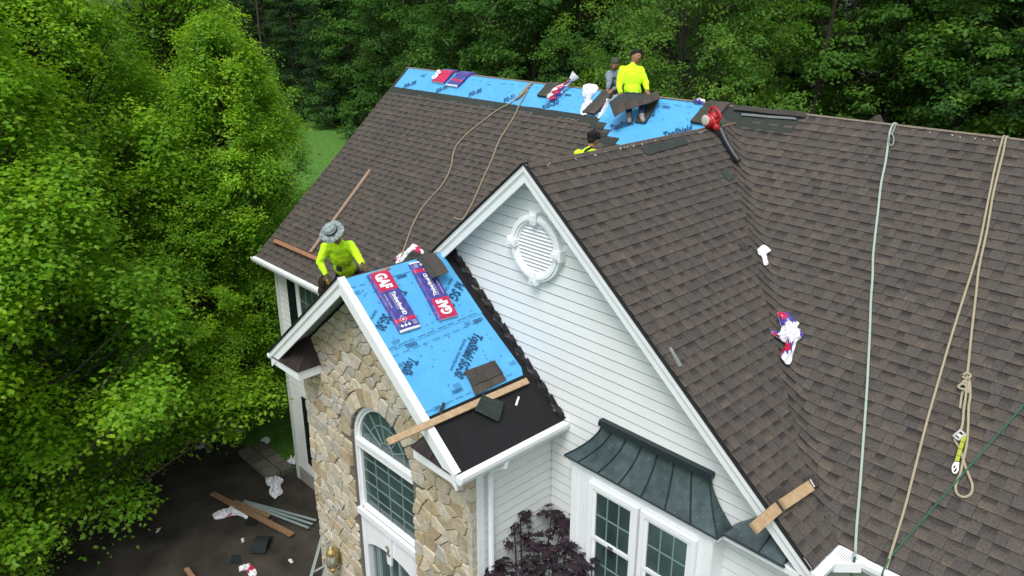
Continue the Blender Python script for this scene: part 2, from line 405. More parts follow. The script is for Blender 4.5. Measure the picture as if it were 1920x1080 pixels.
# stepped left edge of the open area: (v_low, u_right_limit)
def left_limit(v):
    dd = LM-v
    for lim, u in ((.83, 6.77), (.98, 6.93), (1.11, 7.12), (1.25, 7.42), (1.40, 7.65)):
        if dd < lim: return u
    return 99
ncm = int(LM/EXPO)+1
for k in range(ncm):
    v0 = k*EXPO+rnd.uniform(-.0025, .0025); off = -((k*.37) % 1.0)
    lefthp = [(-1, 0, -0.0)]
    # left part
    if v0+EXPO <= vblue+.06:
        lim = left_limit(v0); u = off
        while u < min(lim, 10.3):
            hps = [(-1, 0, -.004), (1, 0, lim)]
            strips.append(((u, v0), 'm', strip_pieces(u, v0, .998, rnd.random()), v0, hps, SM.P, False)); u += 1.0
            if u > XC and v0 < vv1-.7: break
    # right part: from beyond the valley (woven onto the gable slope) to XMAX
    if v0 < LM-.10:
        u = off+8
        o = vnor.x*vu0+vnor.y*vv0
        reach = .16+.05*math.sin(k*2.1)
        while u < XMAX:
            hps = [(1, 0, XMAX), (0, 1, LM-.02)]
            wv = v0 < vv1-.22
            if wv: hps.append((-vnor.x, -vnor.y, -(o-.50)))
            else: hps.append((-1, 0, -(9.42+(v0-vv1+.3)*.9)))
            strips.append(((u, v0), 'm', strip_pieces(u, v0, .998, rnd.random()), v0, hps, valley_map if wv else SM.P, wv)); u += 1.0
# gable right slope, closed-cut along the valley
pc0, pc1 = SC.o, None
def toC(P): d = P-SC.o; return (d.dot(SC.eu), d.dot(SC.ev))
cv0, cv1 = toC(V0+PCn*.27), toC(V1+PCn*.27)
cdx, cdy = cv1[0]-cv0[0], cv1[1]-cv0[1]; cl = math.hypot(cdx, cdy); cn = (cdy/cl, -cdx/cl)      # points to +u of the line?
if cn[0] < 0: cn = (-cn[0], -cn[1])
cc = cn[0]*cv0[0]+cn[1]*cv0[1]
for k in range(int(LC/EXPO)+1):
    v0 = k*EXPO+rnd.uniform(-.0025, .0025); u = -((k*.41) % 1.0)
    jg = rnd.uniform(-.05, .03)
    while u < YG:
        hps = [(-1, 0, .008), (0, 1, LC-.012), (cn[0], cn[1], cc+jg+(.26*(4-k)/4 if k < 4 else 0))]
        strips.append(((u, v0), 'c', strip_pieces(u, v0, .998, rnd.random()), v0, hps, SC.P, False)); u += 1.0
near = []
fm, fc = MB(), MB()
def sdist(s):
    p = (SM if s[1] == 'm' else SC).P(s[0][0]+.5, s[0][1], 0); d = p-CAM
    x, y, z = d.dot(CR), d.dot(CU), d.dot(CF)
    if abs(x/z) > .66 or abs(y/z) > .375: return 99+d.length
    return d.length
strips.sort(key=sdist); cnt = 0
for s in strips:
    _, rf, pcs, v0, hps, mp, spl = s
    lift = .016 if rf == 'c' else 0
    if cnt < 300:
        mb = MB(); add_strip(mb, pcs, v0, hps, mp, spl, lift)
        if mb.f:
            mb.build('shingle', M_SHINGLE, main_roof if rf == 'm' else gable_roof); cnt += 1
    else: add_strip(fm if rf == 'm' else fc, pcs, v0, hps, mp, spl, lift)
for mb, par in ((fm, main_roof), (fc, gable_roof)):
    tag(mb.build('shingle_field', M_SHINGLE, par), kind='stuff')
# dark headlap band under the blue sheet, rake starter strip, starter pieces, ridge slot boards
GD = (.040, .047, .042)
hb = MB()
def slabM(mb, u0, u1, v0, v1, h=.012, col=GD, S_=SM):
    q = [(u0, v0), (u1, v0), (u1, v1), (u0, v1)]; mb.prism([S_.P(a, b_, -.002) for a, b_ in q], [S_.P(a, b_, h) for a, b_ in q], col)
for i in range(7):
    slabM(hb, .004+i*.96, min(.96*(i+1)-.004, 6.74), LM-.83+.004*math.sin(i*3), LM-.655, .0105+.001*(i % 2), jit(GD, .12))
slabM(hb, 6.60, 6.93, LM-.93, LM-.84, .0165); slabM(hb, 6.80, 7.12, LM-1.08, LM-.99, .0165); slabM(hb, 6.98, 7.42, LM-1.22, LM-1.09, .0165); slabM(hb, 7.2, 7.65, LM-1.36, LM-1.24, .0165)
slabM(hb, 0.0, .10, LM-.66, LM-.005, .008, (.045, .046, .045))
hb.build('headlap_strip', M_SHINGLE, main_roof)
# blue underlayment on the main roof
def sheet(name, poly, S_, h, mt, parent, wr0=.012, step=.16):
    us = [p[0] for p in poly]; vv = [p[1] for p in poly]; mb = MB()
    hps = []; n = len(poly); area = sum(poly[i][0]*poly[(i+1) % n][1]-poly[(i+1) % n][0]*poly[i][1] for i in range(n))
    sg = 1 if area > 0 else -1
    for i in range(n):
        p, q = poly[i], poly[(i+1) % n]; a, b_ = (q[1]-p[1])*sg, -(q[0]-p[0])*sg; hps.append((a, b_, a*p[0]+b_*p[1]))
    def H(u, v):
        ed = min(max(0, c_-(a_*u+b2*v))/max(math.hypot(a_, b2), 1e-6) for a_, b2, c_ in hps); wr = wr0*min(1, .12+ed/.16)
        x = noise.noise(Vector((u*1.3+v*2.2, v*.6-u*.9, 3.1))); y = noise.noise(Vector((u*3+7, v*5, 1)))
        rid = 1-min(1, abs(x)*9)
        return h+wr*(rid*.8+max(0, y)*.5)
    u = min(us)
    while u < max(us):
        v = min(vv)
        while v < max(vv):
            p = clip([(u, v), (u+step, v), (u+step, v+step), (u, v+step)], hps)
            if len(p) >= 3: mb.face([S_.P(a, b_, H(a, b_)) for a, b_ in p])
            v += step
        u += step
    me = mb.mesh(name, mt)
    bm = bmesh.new(); bm.from_mesh(me); bmesh.ops.remove_doubles(bm, verts=bm.verts, dist=.0005); bm.to_mesh(me); bm.free()
    me.polygons.foreach_set('use_smooth', [True]*len(me.polygons))
    o = link(name, me, parent); return o
bl = sheet('underlay_sheet', [(.11, LM-.70), (6.9, LM-.70), (6.9, LM-.012), (.11, LM-.012)], SM, .006, M_BLUE, main_roof, .020, .055)
bl['label'] = 'pale blue underlayment sheet along the upper main roof'
bl2 = sheet('underlay_sheet', [(6.6, LM-.012), (6.6, LM-1.35), (8.6, LM-1.3), (9.35, LM-.5), (9.0, LM-.012)], SM, -.002, M_BLUE, main_roof, .0075, .07)
bl2['label'] = 'pale blue underlayment sheet around the seated workers'
# top shingle pieces on the ridge right of the open area
rb = MB()
rb.prism([SM.P(8.85, LM-.47, 0), SM.P(10.45, LM-.47, 0), SM.P(10.45, LM-.01, 0), SM.P(8.75, LM-.01, 0)], [SM.P(8.85, LM-.47, .012), SM.P(10.45, LM-.47, .012), SM.P(10.45, LM-.01, .012), SM.P(8.75, LM-.01, .012)], GD)
rb.build('starter_shingle', M_SHINGLE, main_roof)
rb = MB(); WOODC = (.22, .15, .10)
for sgn in (-1, 1):
    n = Vector((0, sgn*MM, 1)).normalized(); e = Vector((0, sgn, -MM)).normalized()
    for (a, b_) in ((0, 7.2), (7.22, XMAX)):
        c = [Vector((a, 0, ZR))+e*.018, Vector((b_, 0, ZR))+e*.018, Vector((b_, 0, ZR))+e*.040, Vector((a, 0, ZR))+e*.040]
        rb.prism([p+n*.0 for p in c], [p+n*.017 for p in c], (.20, .165, .13), base=True)
rb.build('ridge_board', M_WOOD, main_roof)
rb = MB(); e = Vector((MC, 0, -1)).normalized()
for sgn in (-1, 1):
    n = Vector((sgn*MC, 0, 1)).normalized(); e = Vector((sgn, 0, -MC)).normalized()
    c = [Vector((XC, -YG+.02, ZC))+e*.012, Vector((XC, yv0, ZC))+e*.012, Vector((XC, yv0, ZC))+e*.045, Vector((XC, -YG+.02, ZC))+e*.045]
    rb.prism([p for p in c], [p+n*.02 for p in c], (.15, .10, .075), base=True)
rb.build('ridge_board', M_WOOD, gable_roof)
# nail heads and granule scuffs near the ridges
nh = MB()
for i in range(26):
    u = rnd.uniform(12.2, 17); p = SM.P(u, LM-rnd.uniform(.07, .11), .02); nh.box(p, (.0055, .0055, .003), (Vector((1, 0, 0)), SM.ev, NM), (.7, .7, .7))
for i in range(22):
    u = rnd.uniform(.3, YG-.6); p = SC.P(u, LC-rnd.uniform(.05, .09), .03); nh.box(p, (.0055, .0055, .003), (SC.eu, SC.ev, NC), (.7, .7, .7))
for i in range(150):
    u = rnd.uniform(.8, 6.6); 
    if math.sin(u*5.5) > .1:
        p = SM.P(u, LM-.82+rnd.uniform(-.012, .03), .0125); nh.box(p, (rnd.uniform(.004, .012), .003, .002), (Vector((1, 0, 0)), SM.ev, NM), (.40, .44, .42))
tag(nh.build('nail_heads', mat('nail_metal', None, .5), house), kind='stuff')
# flat dark pieces lying on the roof (part of the work, loose)
def loose_strip(name, label, cat, pts, Sn, th=.008, col=GD, mt=None, group=None, curl=0, h=.02):
    """pts: photo sight lines -> corner points on the plane function Sn"""
    mb = MB(); c = [Sn(*p, h) for p in pts]; nn = (c[1]-c[0]).cross(c[-1]-c[0]).normalized(); nn = nn if nn.z > 0 else -nn
    K = 8; rows = []
    for i in range(K+1):
        t = i/K; a = c[0].lerp(c[1], t); d = c[3].lerp(c[2], t); hh = nn*(curl*math.sin(t*math.pi*1.0)+.004*math.sin(t*9))
        rows.append((a+hh, a.lerp(d, .5)+hh*.9, d+hh))
    for i in range(K):
        for j in range(2):
            q = [rows[i][j], rows[i+1][j], rows[i+1][j+1], rows[i][j+1]]
            k = jit(col, .10) if j == 0 else jit(tuple(x*1.0 for x in col), .10)
            if (q[1]-q[0]).cross(q[3]-q[0]).dot(nn) < 0: q = q[::-1]
            mb.prism([p for p in q], [p+nn*th for p in q], k, base=True)
    o = mb.build(name, mt or M_SHINGLE); tag(o, label, cat, group); return o
# ---- rakes, soffits, gutters
tr = MB()
def rake(mb, A, B, y, w, off, th):   # board in plane y, from A to B (x,z), hanging below the line, w deep
    A, B = Vector((A[0], 0, A[1])), Vector((B[0], 0, B[1])); d = (B-A).normalized(); n = Vector((-d.z, 0, d.x)); n = n if n.z < 0 else -n
    c = [A+n*off, B+n*off, B+n*(off+w), A+n*(off+w)]
    mb.prism([Vector((p.x, y+th, p.z)) for p in c], [Vector((p.x, y, p.z)) for p in c], base=True)
def gable_trim(nm, xc, zc_, m_, xr, ze, yf, yw, w1, left_to=None, soff=None):
    ext = 0.0
    for sgn, xe in ((1, xr), (-1, 2*xc-xr)):
        t = MB(); B = (xe, ze)
        # mitred at the apex with vertical cut
        def band(y, th, o, w):
            L_ = math.hypot(1, m_); dz0, dz1 = o*L_, (o+w)*L_
            c = [(xc, zc_-dz0), (xe, ze-dz0), (xe, ze-dz1), (xc, zc_-dz1)]
            t.prism([(a, y+th, z) for a, z in c], [(a, y, z) for a, z in c], base=True)
        band(yf, .03, .0, w1); band(yf-.022, .022, .0, w1*.36); band(yf-.01, .011, w1*.36+.001, .018)
        part('rake_board', t, M_TRIM)
        s = MB(); L_ = math.hypot(1, m_); dz = .055*L_; K = 1
        s.prism([(xc, yf+.031, zc_-dz), (xe, yf+.031, ze-dz), (xe, yw, ze-dz), (xc, yw, zc_-dz)], [(xc, yf+.031, zc_-dz-.012), (xe, yf+.031, ze-dz-.012), (xe, yw, ze-dz-.012), (xc, yw, zc_-dz-.012)], base=True)
        # grooves of the soffit panels
        nL = int(abs(xe-xc)/.1)
        for i in range(nL):
            x = xc+(xe-xc)*(i+.5)/nL; z = zc_-m_*abs(x-xc)-dz-.013
            s.box((x, (yf+yw)/2, z), (.004, abs(yw-yf)/2-.02, .003))
        part('soffit', s, soff or M_TRIM)
        e = MB()      # frieze under the soffit against the wall
        c = [(xc, zc_-dz-.012), (xe, ze-dz-.012), (xe, ze-dz-.10), (xc, zc_-dz-.10)]
gable_trim('gable', XC, ZC+.012, MC, XCR, ZE+.012, -YG-.03, -YW+.01, .175)
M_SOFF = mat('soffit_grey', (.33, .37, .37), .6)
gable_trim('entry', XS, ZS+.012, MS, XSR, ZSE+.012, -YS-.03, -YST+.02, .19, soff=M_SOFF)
# black drip edges on left rakes, white drip cap along the entry right rake
t = MB()
for xc, zc_, m_, xl, yf in ((XC, ZC, MC, XCL, -YG-.075), (XS, ZS, MS, XSL, -YS-.075)):
    n = Vector((-m_, 0, 1)).normalized(); a, c = Vector((xc, 0, zc_+.02)), Vector((xl, 0, zc_-m_*(xc-xl)+.02))
    q = [Vector((a.x, yf, a.z)), Vector((c.x, yf, c.z)), Vector((c.x, yf+.12, c.z)), Vector((a.x, yf+.12, a.z))]
    t.prism([p for p in q], [p+n*.022 for p in q], base=True)
part('drip_edge', t, mat('black_edge', (.012, .012, .012), .7))
t = MB(); q = [Vector((XS, -YS-.06, ZS+.014)), Vector((XSR, -YS-.06, ZSE+.014)), Vector((XSR, -YS+.05, ZSE+.014)), Vector((XS, -YS+.05, ZS+.014))]
t.prism(q, [p+NS*.014 for p in q], base=True)
part('drip_edge', t, M_TRIM, label='white metal drip cap on the entry roof rake')
t = MB(); q = [Vector((XC, -YG-.06, ZC+.014)), Vector((XCR, -YG-.06, ZE+.014)), Vector((XCR, -YG-.02, ZE+.014)), Vector((XC, -YG-.02, ZC+.014))]
t.prism(q, [p+NC*.010 for p in q], base=True); part('drip_edge', t, MATS['black_edge'])
def gutter(a, b, outn, name='gutter', w=.12, h=.12, z=None):
    a, b, outn = Vector(a), Vector(b), Vector(outn).normalized(); mb = MB()
    prof = [(0, -.005), (0, -h), (w*.72, -h), (w*.86, -h*.6), (w, -h*.45), (w, 0), (w-.012, 0), (w-.012, -.02), (.0, -.012)]
    P = lambda e, p: e+outn*p[0]+Vector((0, 0, p[1]))
    A = [P(a, p) for p in prof]; B = [P(b, p) for p in prof]; n = len(prof)
    for i in range(n): mb.face([A[i], B[i], B[(i+1) % n], A[(i+1) % n]])
    mb.face(A); mb.face(B[::-1]); return part(name, mb, M_TRIM)
gutter((-.03, -D-.005, ZE+.0), (5.35, -D-.005, ZE+.0), (0, -1, 0))
gutter((XCR+.32, -D-.005, ZE), (XMAX, -D-.005, ZE), (0, -1, 0))
gutter((XSR+.005, -YS-.03, ZSE+.005), (XSR+.005, -YW-.02, ZSE+.005), (1, 0, 0))
gutter((XCR+.005, -YG-.03, ZE), (XCR+.005, -D-.33, ZE), (1, 0, 0))
# diagonal perforated corner guard
t = MB(); z = ZE
c = [(XCR+.005, -D-.325), (XCR+.125, -D-.325), (XCR+.325, -D-.125), (XCR+.325, -D-.005), (XCR+.01, -D+.0)]
t.prism([(x, y, z-.03) for x, y in c], [(x, y, z-.004) for x, y in c], base=True)
t.prism([(x, y, z-.12) for x, y in [(XCR+.105, -D-.325), (XCR+.125, -D-.325), (XCR+.325, -D-.125), (XCR+.325, -D-.105)]],
        [(x, y, z-.031) for x, y in [(XCR+.105, -D-.325), (XCR+.125, -D-.325), (XCR+.325, -D-.125), (XCR+.325, -D-.105)]], base=True)
part('gutter_corner', t, M_TRIM)
t = MB()
for i in range(9):
    for j in range(7-abs(i-4)//2):
        t.box((XCR+.06+i*.024, -D-.05-j*.026-.0*i, z-.003), (.005, .004, .0015))
tag(part('perforations', t, mat('dark_hole', (.08, .08, .08), .8)), kind='stuff')
# eave soffits
t = MB(); t.aabb((-.02, -D+.0, ZE-.15), (5.4, -D+.30, ZE-.13)); t.aabb((XCR-.25, -D, ZE-.15), (XMAX, -D+.3, ZE-.13)); t.aabb((XCR-.26, -YG, ZE-.15), (XCR, -D-.004, ZE-.13))
t.aabb((-.02, -D, ZE-.129), (5.4, -D+.02, ZE-.01)); t.aabb((-.02, -D+.02, ZE-.129), (.0, -D+.3, ZE-.01))
t.aabb((XCR+.02, -D-.0, ZE-.129), (XMAX, -D+.02, ZE-.01)); t.aabb((XCR-.02, -YG, ZE-.129), (XCR, -D-.004, ZE-.01))
t.aabb((XSR-.25, -YS+.02, ZSE-.16), (XSR, -YW-.02, ZSE-.14)); t.aabb((XSR-.02, -YS+.02, ZSE-.139), (XSR, -YW-.02, ZSE-.02))
part('eave_soffit', t, M_TRIM)
# left rake of the main roof
t = MB(); q = [(0, -D, ZE-.02), (0, 0, ZR-.02), (0, 0, ZR-.25), (0, -D, ZE-.22)]
t.prism([(x-.03, y, z) for x, y, z in q], [(x+.0, y, z) for x, y, z in q], base=True)
part('rake_board', t, M_TRIM)
# black bent flashing strip where the entry roof meets the siding
fl = MB(); L1 = WS*math.hypot(1, MS)

def PSs(dn, y, h=0): return Vector((XS, y, ZS))+Vector((1, 0, -MS)).normalized()*dn+NS*h
n_ = 24
pf = None
for i in range(60):
    a = .03+(L1-.03)*i/59; o1 = .045+.014*math.sin(i*1.05)+rnd.uniform(-.008, .008); h1 = .07+.012*math.sin(i*1.05+1)+rnd.uniform(-.008, .008)
    row = [PSs(a, -YW-.02-o1, .006), PSs(a, -YW-.02-o1*.45, .028+rnd.uniform(0, .02)), PSs(a, -YW-.017, h1), PSs(a, -YW-.017, .0)]
    if pf:
        for j in range(3): fl.face([pf[j], row[j], row[j+1], pf[j+1]])
    pf = row
    if i % 4 == 0: q = [PSs(a, -YW-.05-o1*.5, .02), PSs(a+.12, -YW-.045, .03), PSs(a+.11, -YW-.018, .085), PSs(a-.02, -YW-.018, .10)]; fl.prism(q, [p+NS*.008+Vector((0, -.008, 0)) for p in q], base=True)
part('step_flashing', fl, mat('black_film', (.010, .010, .011), .35, 30, .3, bump=.01, bs=20))
# blue sheets on the entry roof
SSd = Slope((XS, 0, ZS), (0, 1, 0), (1, 0, -MS), NS)       # u = y, v = metres down from the ridge
def S2(px, py):
    p = onS(px, py); return (p.y, (p-SSd.o).dot(SSd.ev))
lowb = [(-6.725, S2(725, 648)[1]), (-5.07, S2(897, 577)[1]), (-5.0, S2(975, 690)[1]), (-5.05, S2(975, 706)[1]), (-5.9, S2(880, 748)[1]), (-6.725, S2(803, 782)[1])]
b1 = sheet('underlay_sheet', lowb, SSd, .006, M_BLUE, entry_roof, .007, .08); b1['label'] = 'lower bright blue underlayment sheet on the entry roof'
upb = [(-6.735, .03), (-5.08, .03), (-5.06, S2(897, 590)[1]), (-6.735, S2(728, 660)[1])]
b2 = sheet('underlay_sheet', upb, SSd, .014, M_BLUE, entry_roof, .007, .08); b2['label'] = 'upper bright blue underlayment sheet on the entry roof'
# ---- print on the sheets
def text(s, start, end, nrm, size=None, parent=None, mt=None, bold=.02, name='printed_text', up=None, extr=.0):
    start, end = Vector(start), Vector(end); d = (end-start); W = d.length; d.normalize(); nrm = Vector(nrm).normalized(); u = nrm.cross(d)
    cu = bpy.data.curves.new('t', 'FONT'); cu.body = s; cu.offset = bold; cu.resolution_u = 2; cu.extrude = extr
    ob = bpy.data.objects.new('t', cu); me = bpy.data.meshes.new_from_object(ob); bpy.data.objects.remove(ob); bpy.data.curves.remove(cu)
    n = len(me.vertices); a = np.empty(n*3); me.vertices.foreach_get('co', a); a = a.reshape(-1, 3)
    x0, x1 = a[:, 0].min(), a[:, 0].max(); sx = W/(x1-x0); sy = (size/.7) if size else sx
    R = np.array([list(d), list(u), list(nrm)])
    pts = ((a-[x0, 0, 0])*[sx, sy, 1])@R+np.array(start); me.vertices.foreach_set('co', pts.ravel()); me.name = name
    me.materials.clear(); me.materials.append(mt or M_INK); me.update()
    o = link(name, me, parent); return o
def T_S(s, p, q, **k): return text(s, onS(*p, .020), onS(*q, .020), NS, parent=b1, **k)
def T_U(s, p, q, h=.026, **k): return text(s, onS(*p, h), onS(*q, h), NS, parent=b2, **k)
T_S('TopShield SG-30', (890, 622), (851, 702), size=.14, bold=.032)
T_S('Synthetic Underlayment', (870, 634), (843, 694), size=.05, bold=0)
T_S('TopSh', (768, 668), (752, 697), size=.14, bold=.032)
T_S('Sy', (750, 680), (745, 690), size=.05, bold=0)
T_U('TopShield', (747, 538), (725, 578), size=.14, bold=.032)
T_U('SG-30', (718, 587), (703, 612), size=.14, bold=.032)
T_U('Underlay', (703, 580), (693, 598), size=.05, bold=0)
T_U('ld SG', (857, 527), (841, 556), size=.14, bold=.032)
T_U('thetic Un', (846, 520), (833, 543), size=.05, bold=0)
T_U('30', (838, 562), (832, 573), size=.14, bold=.032)
def T_M(s, p, q, size=.13, par=None): return text(s, onM(*p, .024), onM(*q, .024), NM, parent=par or bl, size=size, bold=.03)
T_M('SG-30', (756, 165), (779, 157)); T_M('SG-30', (817, 174), (838, 165)); T_M('SG-30', (878, 181), (902, 172)); T_M('SG-30', (944, 192), (965, 183))
T_M('SG-30', (1016, 206), (1048, 194)); T_M('SG-30', (1108, 217), (1133, 207))
T_M('TopShield', (1143, 245), (1187, 232), .15, bl2); T_M('SG-30', (1196, 226), (1228, 216), .15, bl2); T_M('TopShield', (1243, 260), (1297, 245), .16, bl2)
# small print: lap lines, dashes, brand lozenges
ik = MB()
def dashS(x0, y0, x1, y1, wd=.006, h=.021):
    a, c = onS(x0, y0, h), onS(x1, y1, h); ik.bar(a, c, wd, .001, NS)
for (a, c) in (((653, 541), (838, 490)), ((737, 668), (905, 600)), ((728, 655), (895, 586)), ((797, 774), (968, 697))):
    for i in range(9):
        t0, t1 = i/9, (i+rnd.uniform(.55, .92))/9
        dashS(a[0]+(c[0]-a[0])*t0, a[1]+(c[1]-a[1])*t0, a[0]+(c[0]-a[0])*t1, a[1]+(c[1]-a[1])*t1, h=.026)
def lozenge(c, d, S_, h, L_=.16, W_=.035):
    u = NS.cross(d) if S_ == 's' else NM.cross(d); nn = NS if S_ == 's' else NM
    for sg in (-1, 1): ik.bar(c+u*W_*sg/2-d*L_/2, c+u*W_*sg/2+d*L_/2, .009, .001, nn)
    for sg in (-1, 1): ik.bar(c+d*(L_/2*sg)-u*W_/2, c+d*(L_/2*sg)+u*W_/2, .009, .001, nn)
    ik.bar(c-d*L_*.36, c+d*L_*.36, .010, .001, nn)
for p in ((753, 518), (772, 646), (896, 600), (858, 732)): lozenge(onS(*p, .027), Vector((0, 1, 0)), 's', .0)
for p in ((793, 142), (915, 159), (1065, 178), (1249, 200), (1320, 205)): lozenge(onM(*p, .022), Vector((1, 0, 0)), 'm', .0)
for i in range(120):
    if i < 70:
        u = rnd.uniform(-6.65, -5.15); v = rnd.uniform(.1, 2.0); c = SSd.P(u, v, .0275 if v < 1.08 else .0205)
        ik.box(c, (.009, .006, .0006), (Vector((0, 1, 0)), SSd.ev, NS))
    else:
        u = rnd.uniform(.3, 9.5); v = LM-rnd.uniform(.08, .6); ik.box(SM.P(u, v, .024), (.012, .006, .0006), (Vector((1, 0, 0)), SM.ev, NM))
for px, py in ((840, 572), (662, 548), (850, 722), (812, 765), (955, 680), (702, 532), (800, 512), (870, 605), (735, 640)):
    for k in range(3):
        c = onS(px, py, .027)+SSd.ev*(.022*k); 
        for j in range(4): ik.box(c+Vector((0, .03*j, 0)), (.011, .003, .0006), (Vector((0, 1, 0)), SSd.ev, NS))
for k in range(40):
    u = .4+k*.25
    if rnd.random() < .6: ik.box(SM.P(u, LM-.16, .024), (rnd.uniform(.03, .09), .003, .0006), (Vector((1, 0, 0)), SM.ev, NM))
o = ik.build('small_print', M_INK, entry_roof); tag(o, kind='stuff')

# ================================================================== STONE ENTRY WALL
WX, WR, WSP = 7.605, .80, 5.02           # arched window centre, outer radius, spring height
XL, XRr = XS-WST, XS+WST
def zroof(x): return ZS-MS*abs(x-XS)-.14
yf = -YST
mb = MB()     # mortar backing with an opening, in strips
def backing(x0, x1, zlo_fn, zhi_fn, nseg):
    for i in range(nseg):
        a, c = x0+(x1-x0)*i/nseg, x0+(x1-x0)*(i+1)/nseg
        for (xa, xb) in ((a, c),):
            pts = [(xa, zlo_fn(xa)), (xb, zlo_fn(xb)), (xb, zhi_fn(xb)), (xa, zhi_fn(xa))]
            mb.prism([(x, yf+.16, z) for x, z in pts], [(x, yf+.0, z) for x, z in pts], base=True)
backing(XL, WX-WR-.001, lambda x: 0, zroof, 4)
arch = lambda x: WSP+math.sqrt(max(0, (WR+.01)**2-(x-WX)**2))
backing(WX-WR, WX, arch, zroof, 10); backing(WX, WX+WR, arch, zroof, 10)
backing(WX+WR+.001, XRr, lambda x: 0, zroof, 4)
sw = part('stone_wall', mb, M_MORTAR)
STC = [(.50, .44, .34), (.46, .40, .29), (.54, .48, .38), (.42, .355, .25), (.49, .46, .39), (.45, .38, .26), (.55, .50, .41), (.42, .40, .35), (.41, .32, .21), (.52, .46, .36)]
def chaikin(p, f=.2):
    out = []
    for i in range(len(p)):
        a, c = p[i], p[(i+1) % len(p)]
        out.append((a[0]+(c[0]-a[0])*f, a[1]+(c[1]-a[1])*f)); out.append((a[0]+(c[0]-a[0])*(1-f), a[1]+(c[1]-a[1])*(1-f)))
    return out
def inset(p, d):
    n = len(p); cx, cz = sum(a for a, _ in p)/n, sum(b_ for _, b_ in p)/n; out = p
    hps = []
    for i in range(n):
        a, c = p[i], p[(i+1) % n]; nx, nz = c[1]-a[1], -(c[0]-a[0]); L_ = math.hypot(nx, nz)
        if L_ < 1e-6: continue
        nx, nz = nx/L_, nz/L_
        if (cx-a[0])*nx+(cz-a[1])*nz > 0: nx, nz = -nx, -nz
        hps.append((nx, nz, nx*a[0]+nz*a[1]-d))
    return clip(p, hps)
def merge_short(p, tol):
    out = []
    for q in p:
        if not out or math.hypot(q[0]-out[-1][0], q[1]-out[-1][1]) > tol: out.append(q)
    if len(out) > 3 and math.hypot(out[0][0]-out[-1][0], out[0][1]-out[-1][1]) < tol: out.pop()
    return out
def stone(poly, dep, col, mb, back=-.10):
    p = inset(poly, .005)
    if len(p) < 3: return False
    p = merge_short(chaikin(merge_short(p, .02), .10), .006); q = inset(p, .014)
    if len(q) < 3 or len(p) < 4: return False
    n = len(p)
    q = []
    cx, cz = sum(a for a, _ in p)/n, sum(b_ for _, b_ in p)/n
    for a, c in p:
        L_ = math.hypot(a-cx, c-cz); k = max(.5, 1-.010/max(L_, .02)); q.append((cx+(a-cx)*k, cz+(c-cz)*k))
    mb.prism([(x, yf-back*-1 if False else yf+.10, z) for x, z in p], [(x, yf-dep*.55, z) for x, z in p], col, cap=False)
    tilt = rnd.uniform(-.03, .03), rnd.uniform(-.03, .03)
    mb.prism([(x, yf-dep*.55, z) for x, z in p], [(x, yf-dep-(x-cx)*tilt[0]-(z-cz)*tilt[1]+rnd.uniform(-.003, .003), z) for x, z in q], col)
    return True
seeds = []; r2 = random.Random(11)
gy = 0.0
while gy < 8.0:
    hgt = r2.choice([.12, .16, .20, .25]); x = XL-.3+r2.uniform(-.2, 0)
    while x < XRr+.3:
        wd = r2.uniform(.16, .38)
        sx_, sz_ = x+wd/2, gy+hgt/2+r2.uniform(-.045, .045)
        seeds.append((sx_, sz_)); 
        if r2.random() < .30: seeds.append((sx_+r2.choice([-1, 1])*wd*.42, sz_+r2.uniform(-.09, .09)))
        x += wd
    gy += hgt
def in_open(x, z, R):
    if z > WSP: return (x-WX)**2+(z-WSP)**2 < R*R
    return abs(x-WX) < WR
cells = []
RV = WR+.30
for i, (sx_, sz_) in enumerate(seeds):
    if sx_ < XL-.12 or sx_ > XRr+.12 or sz_ > zroof(sx_)+.2: continue
    if (sz_ > WSP and (sx_-WX)**2+(sz_-WSP)**2 < (RV-.02)**2) or (sz_ <= WSP and abs(sx_-WX) < WR-.02): continue
    poly = [(sx_-.6, sz_-.5), (sx_+.6, sz_-.5), (sx_+.6, sz_+.5), (sx_-.6, sz_+.5)]; hps = []
    for j, (ox, oz) in enumerate(seeds):
        if i == j or abs(ox-sx_) > 1 or abs(oz-sz_) > .8: continue
        kx, kz = .8, 1.35         # stretch
        ax_, az_ = (ox-sx_)*kx*kx, (oz-sz_)*kz*kz
        c_ = (ox*ox-sx_*sx_)*kx*kx/2+(oz*oz-sz_*sz_)*kz*kz/2
        hps.append((ax_, az_, c_))
    hps += [(1, 0, XRr), (-1, 0, -XL), (0, -1, 0), (MS, 1, ZS-.14+MS*XS), (-MS, 1, ZS-.14-MS*XS)]
    poly = clip(poly, hps)
    if len(poly) < 3: continue
    cx, cz = sum(a for a, _ in poly)/len(poly), sum(b_ for _, b_ in poly)/len(poly)
    if cz > WSP-.15 and math.hypot(cx-WX, cz-WSP) < RV+.8:
        n_x, n_z = cx-WX, max(cz-WSP, .0); L_ = math.hypot(n_x, n_z); n_x, n_z = n_x/L_, n_z/L_
        R_ = RV if cz > WSP else WR
        if cz > WSP: poly = clip(poly, [(-n_x, -n_z, -(n_x*WX+n_z*WSP+R_-.012))])
    if cz <= WSP+.12: poly = clip(poly, [(1, 0, WX-WR)] if cx < WX else [(-1, 0, -(WX+WR))])
    if len(poly) < 3: continue
    A = abs(sum(poly[k][0]*poly[(k+1) % len(poly)][1]-poly[(k+1) % len(poly)][0]*poly[k][1] for k in range(len(poly))))/2
    if A < .003: continue
    cells.append((cz, poly))
nv = 15
for k in range(nv):       # voussoirs
    a0, a1 = math.pi*k/nv, math.pi*(k+1)/nv; ro = WR+rnd.uniform(.26, .34)
    cells.append((9, [(WX+math.cos(a)*r_, WSP+math.sin(a)*r_) for a, r_ in ((a0, WR), (a0, ro), ((a0+a1)/2, ro*1.005), (a1, ro), (a1, WR), ((a0+a1)/2, WR+.001))][:6]))
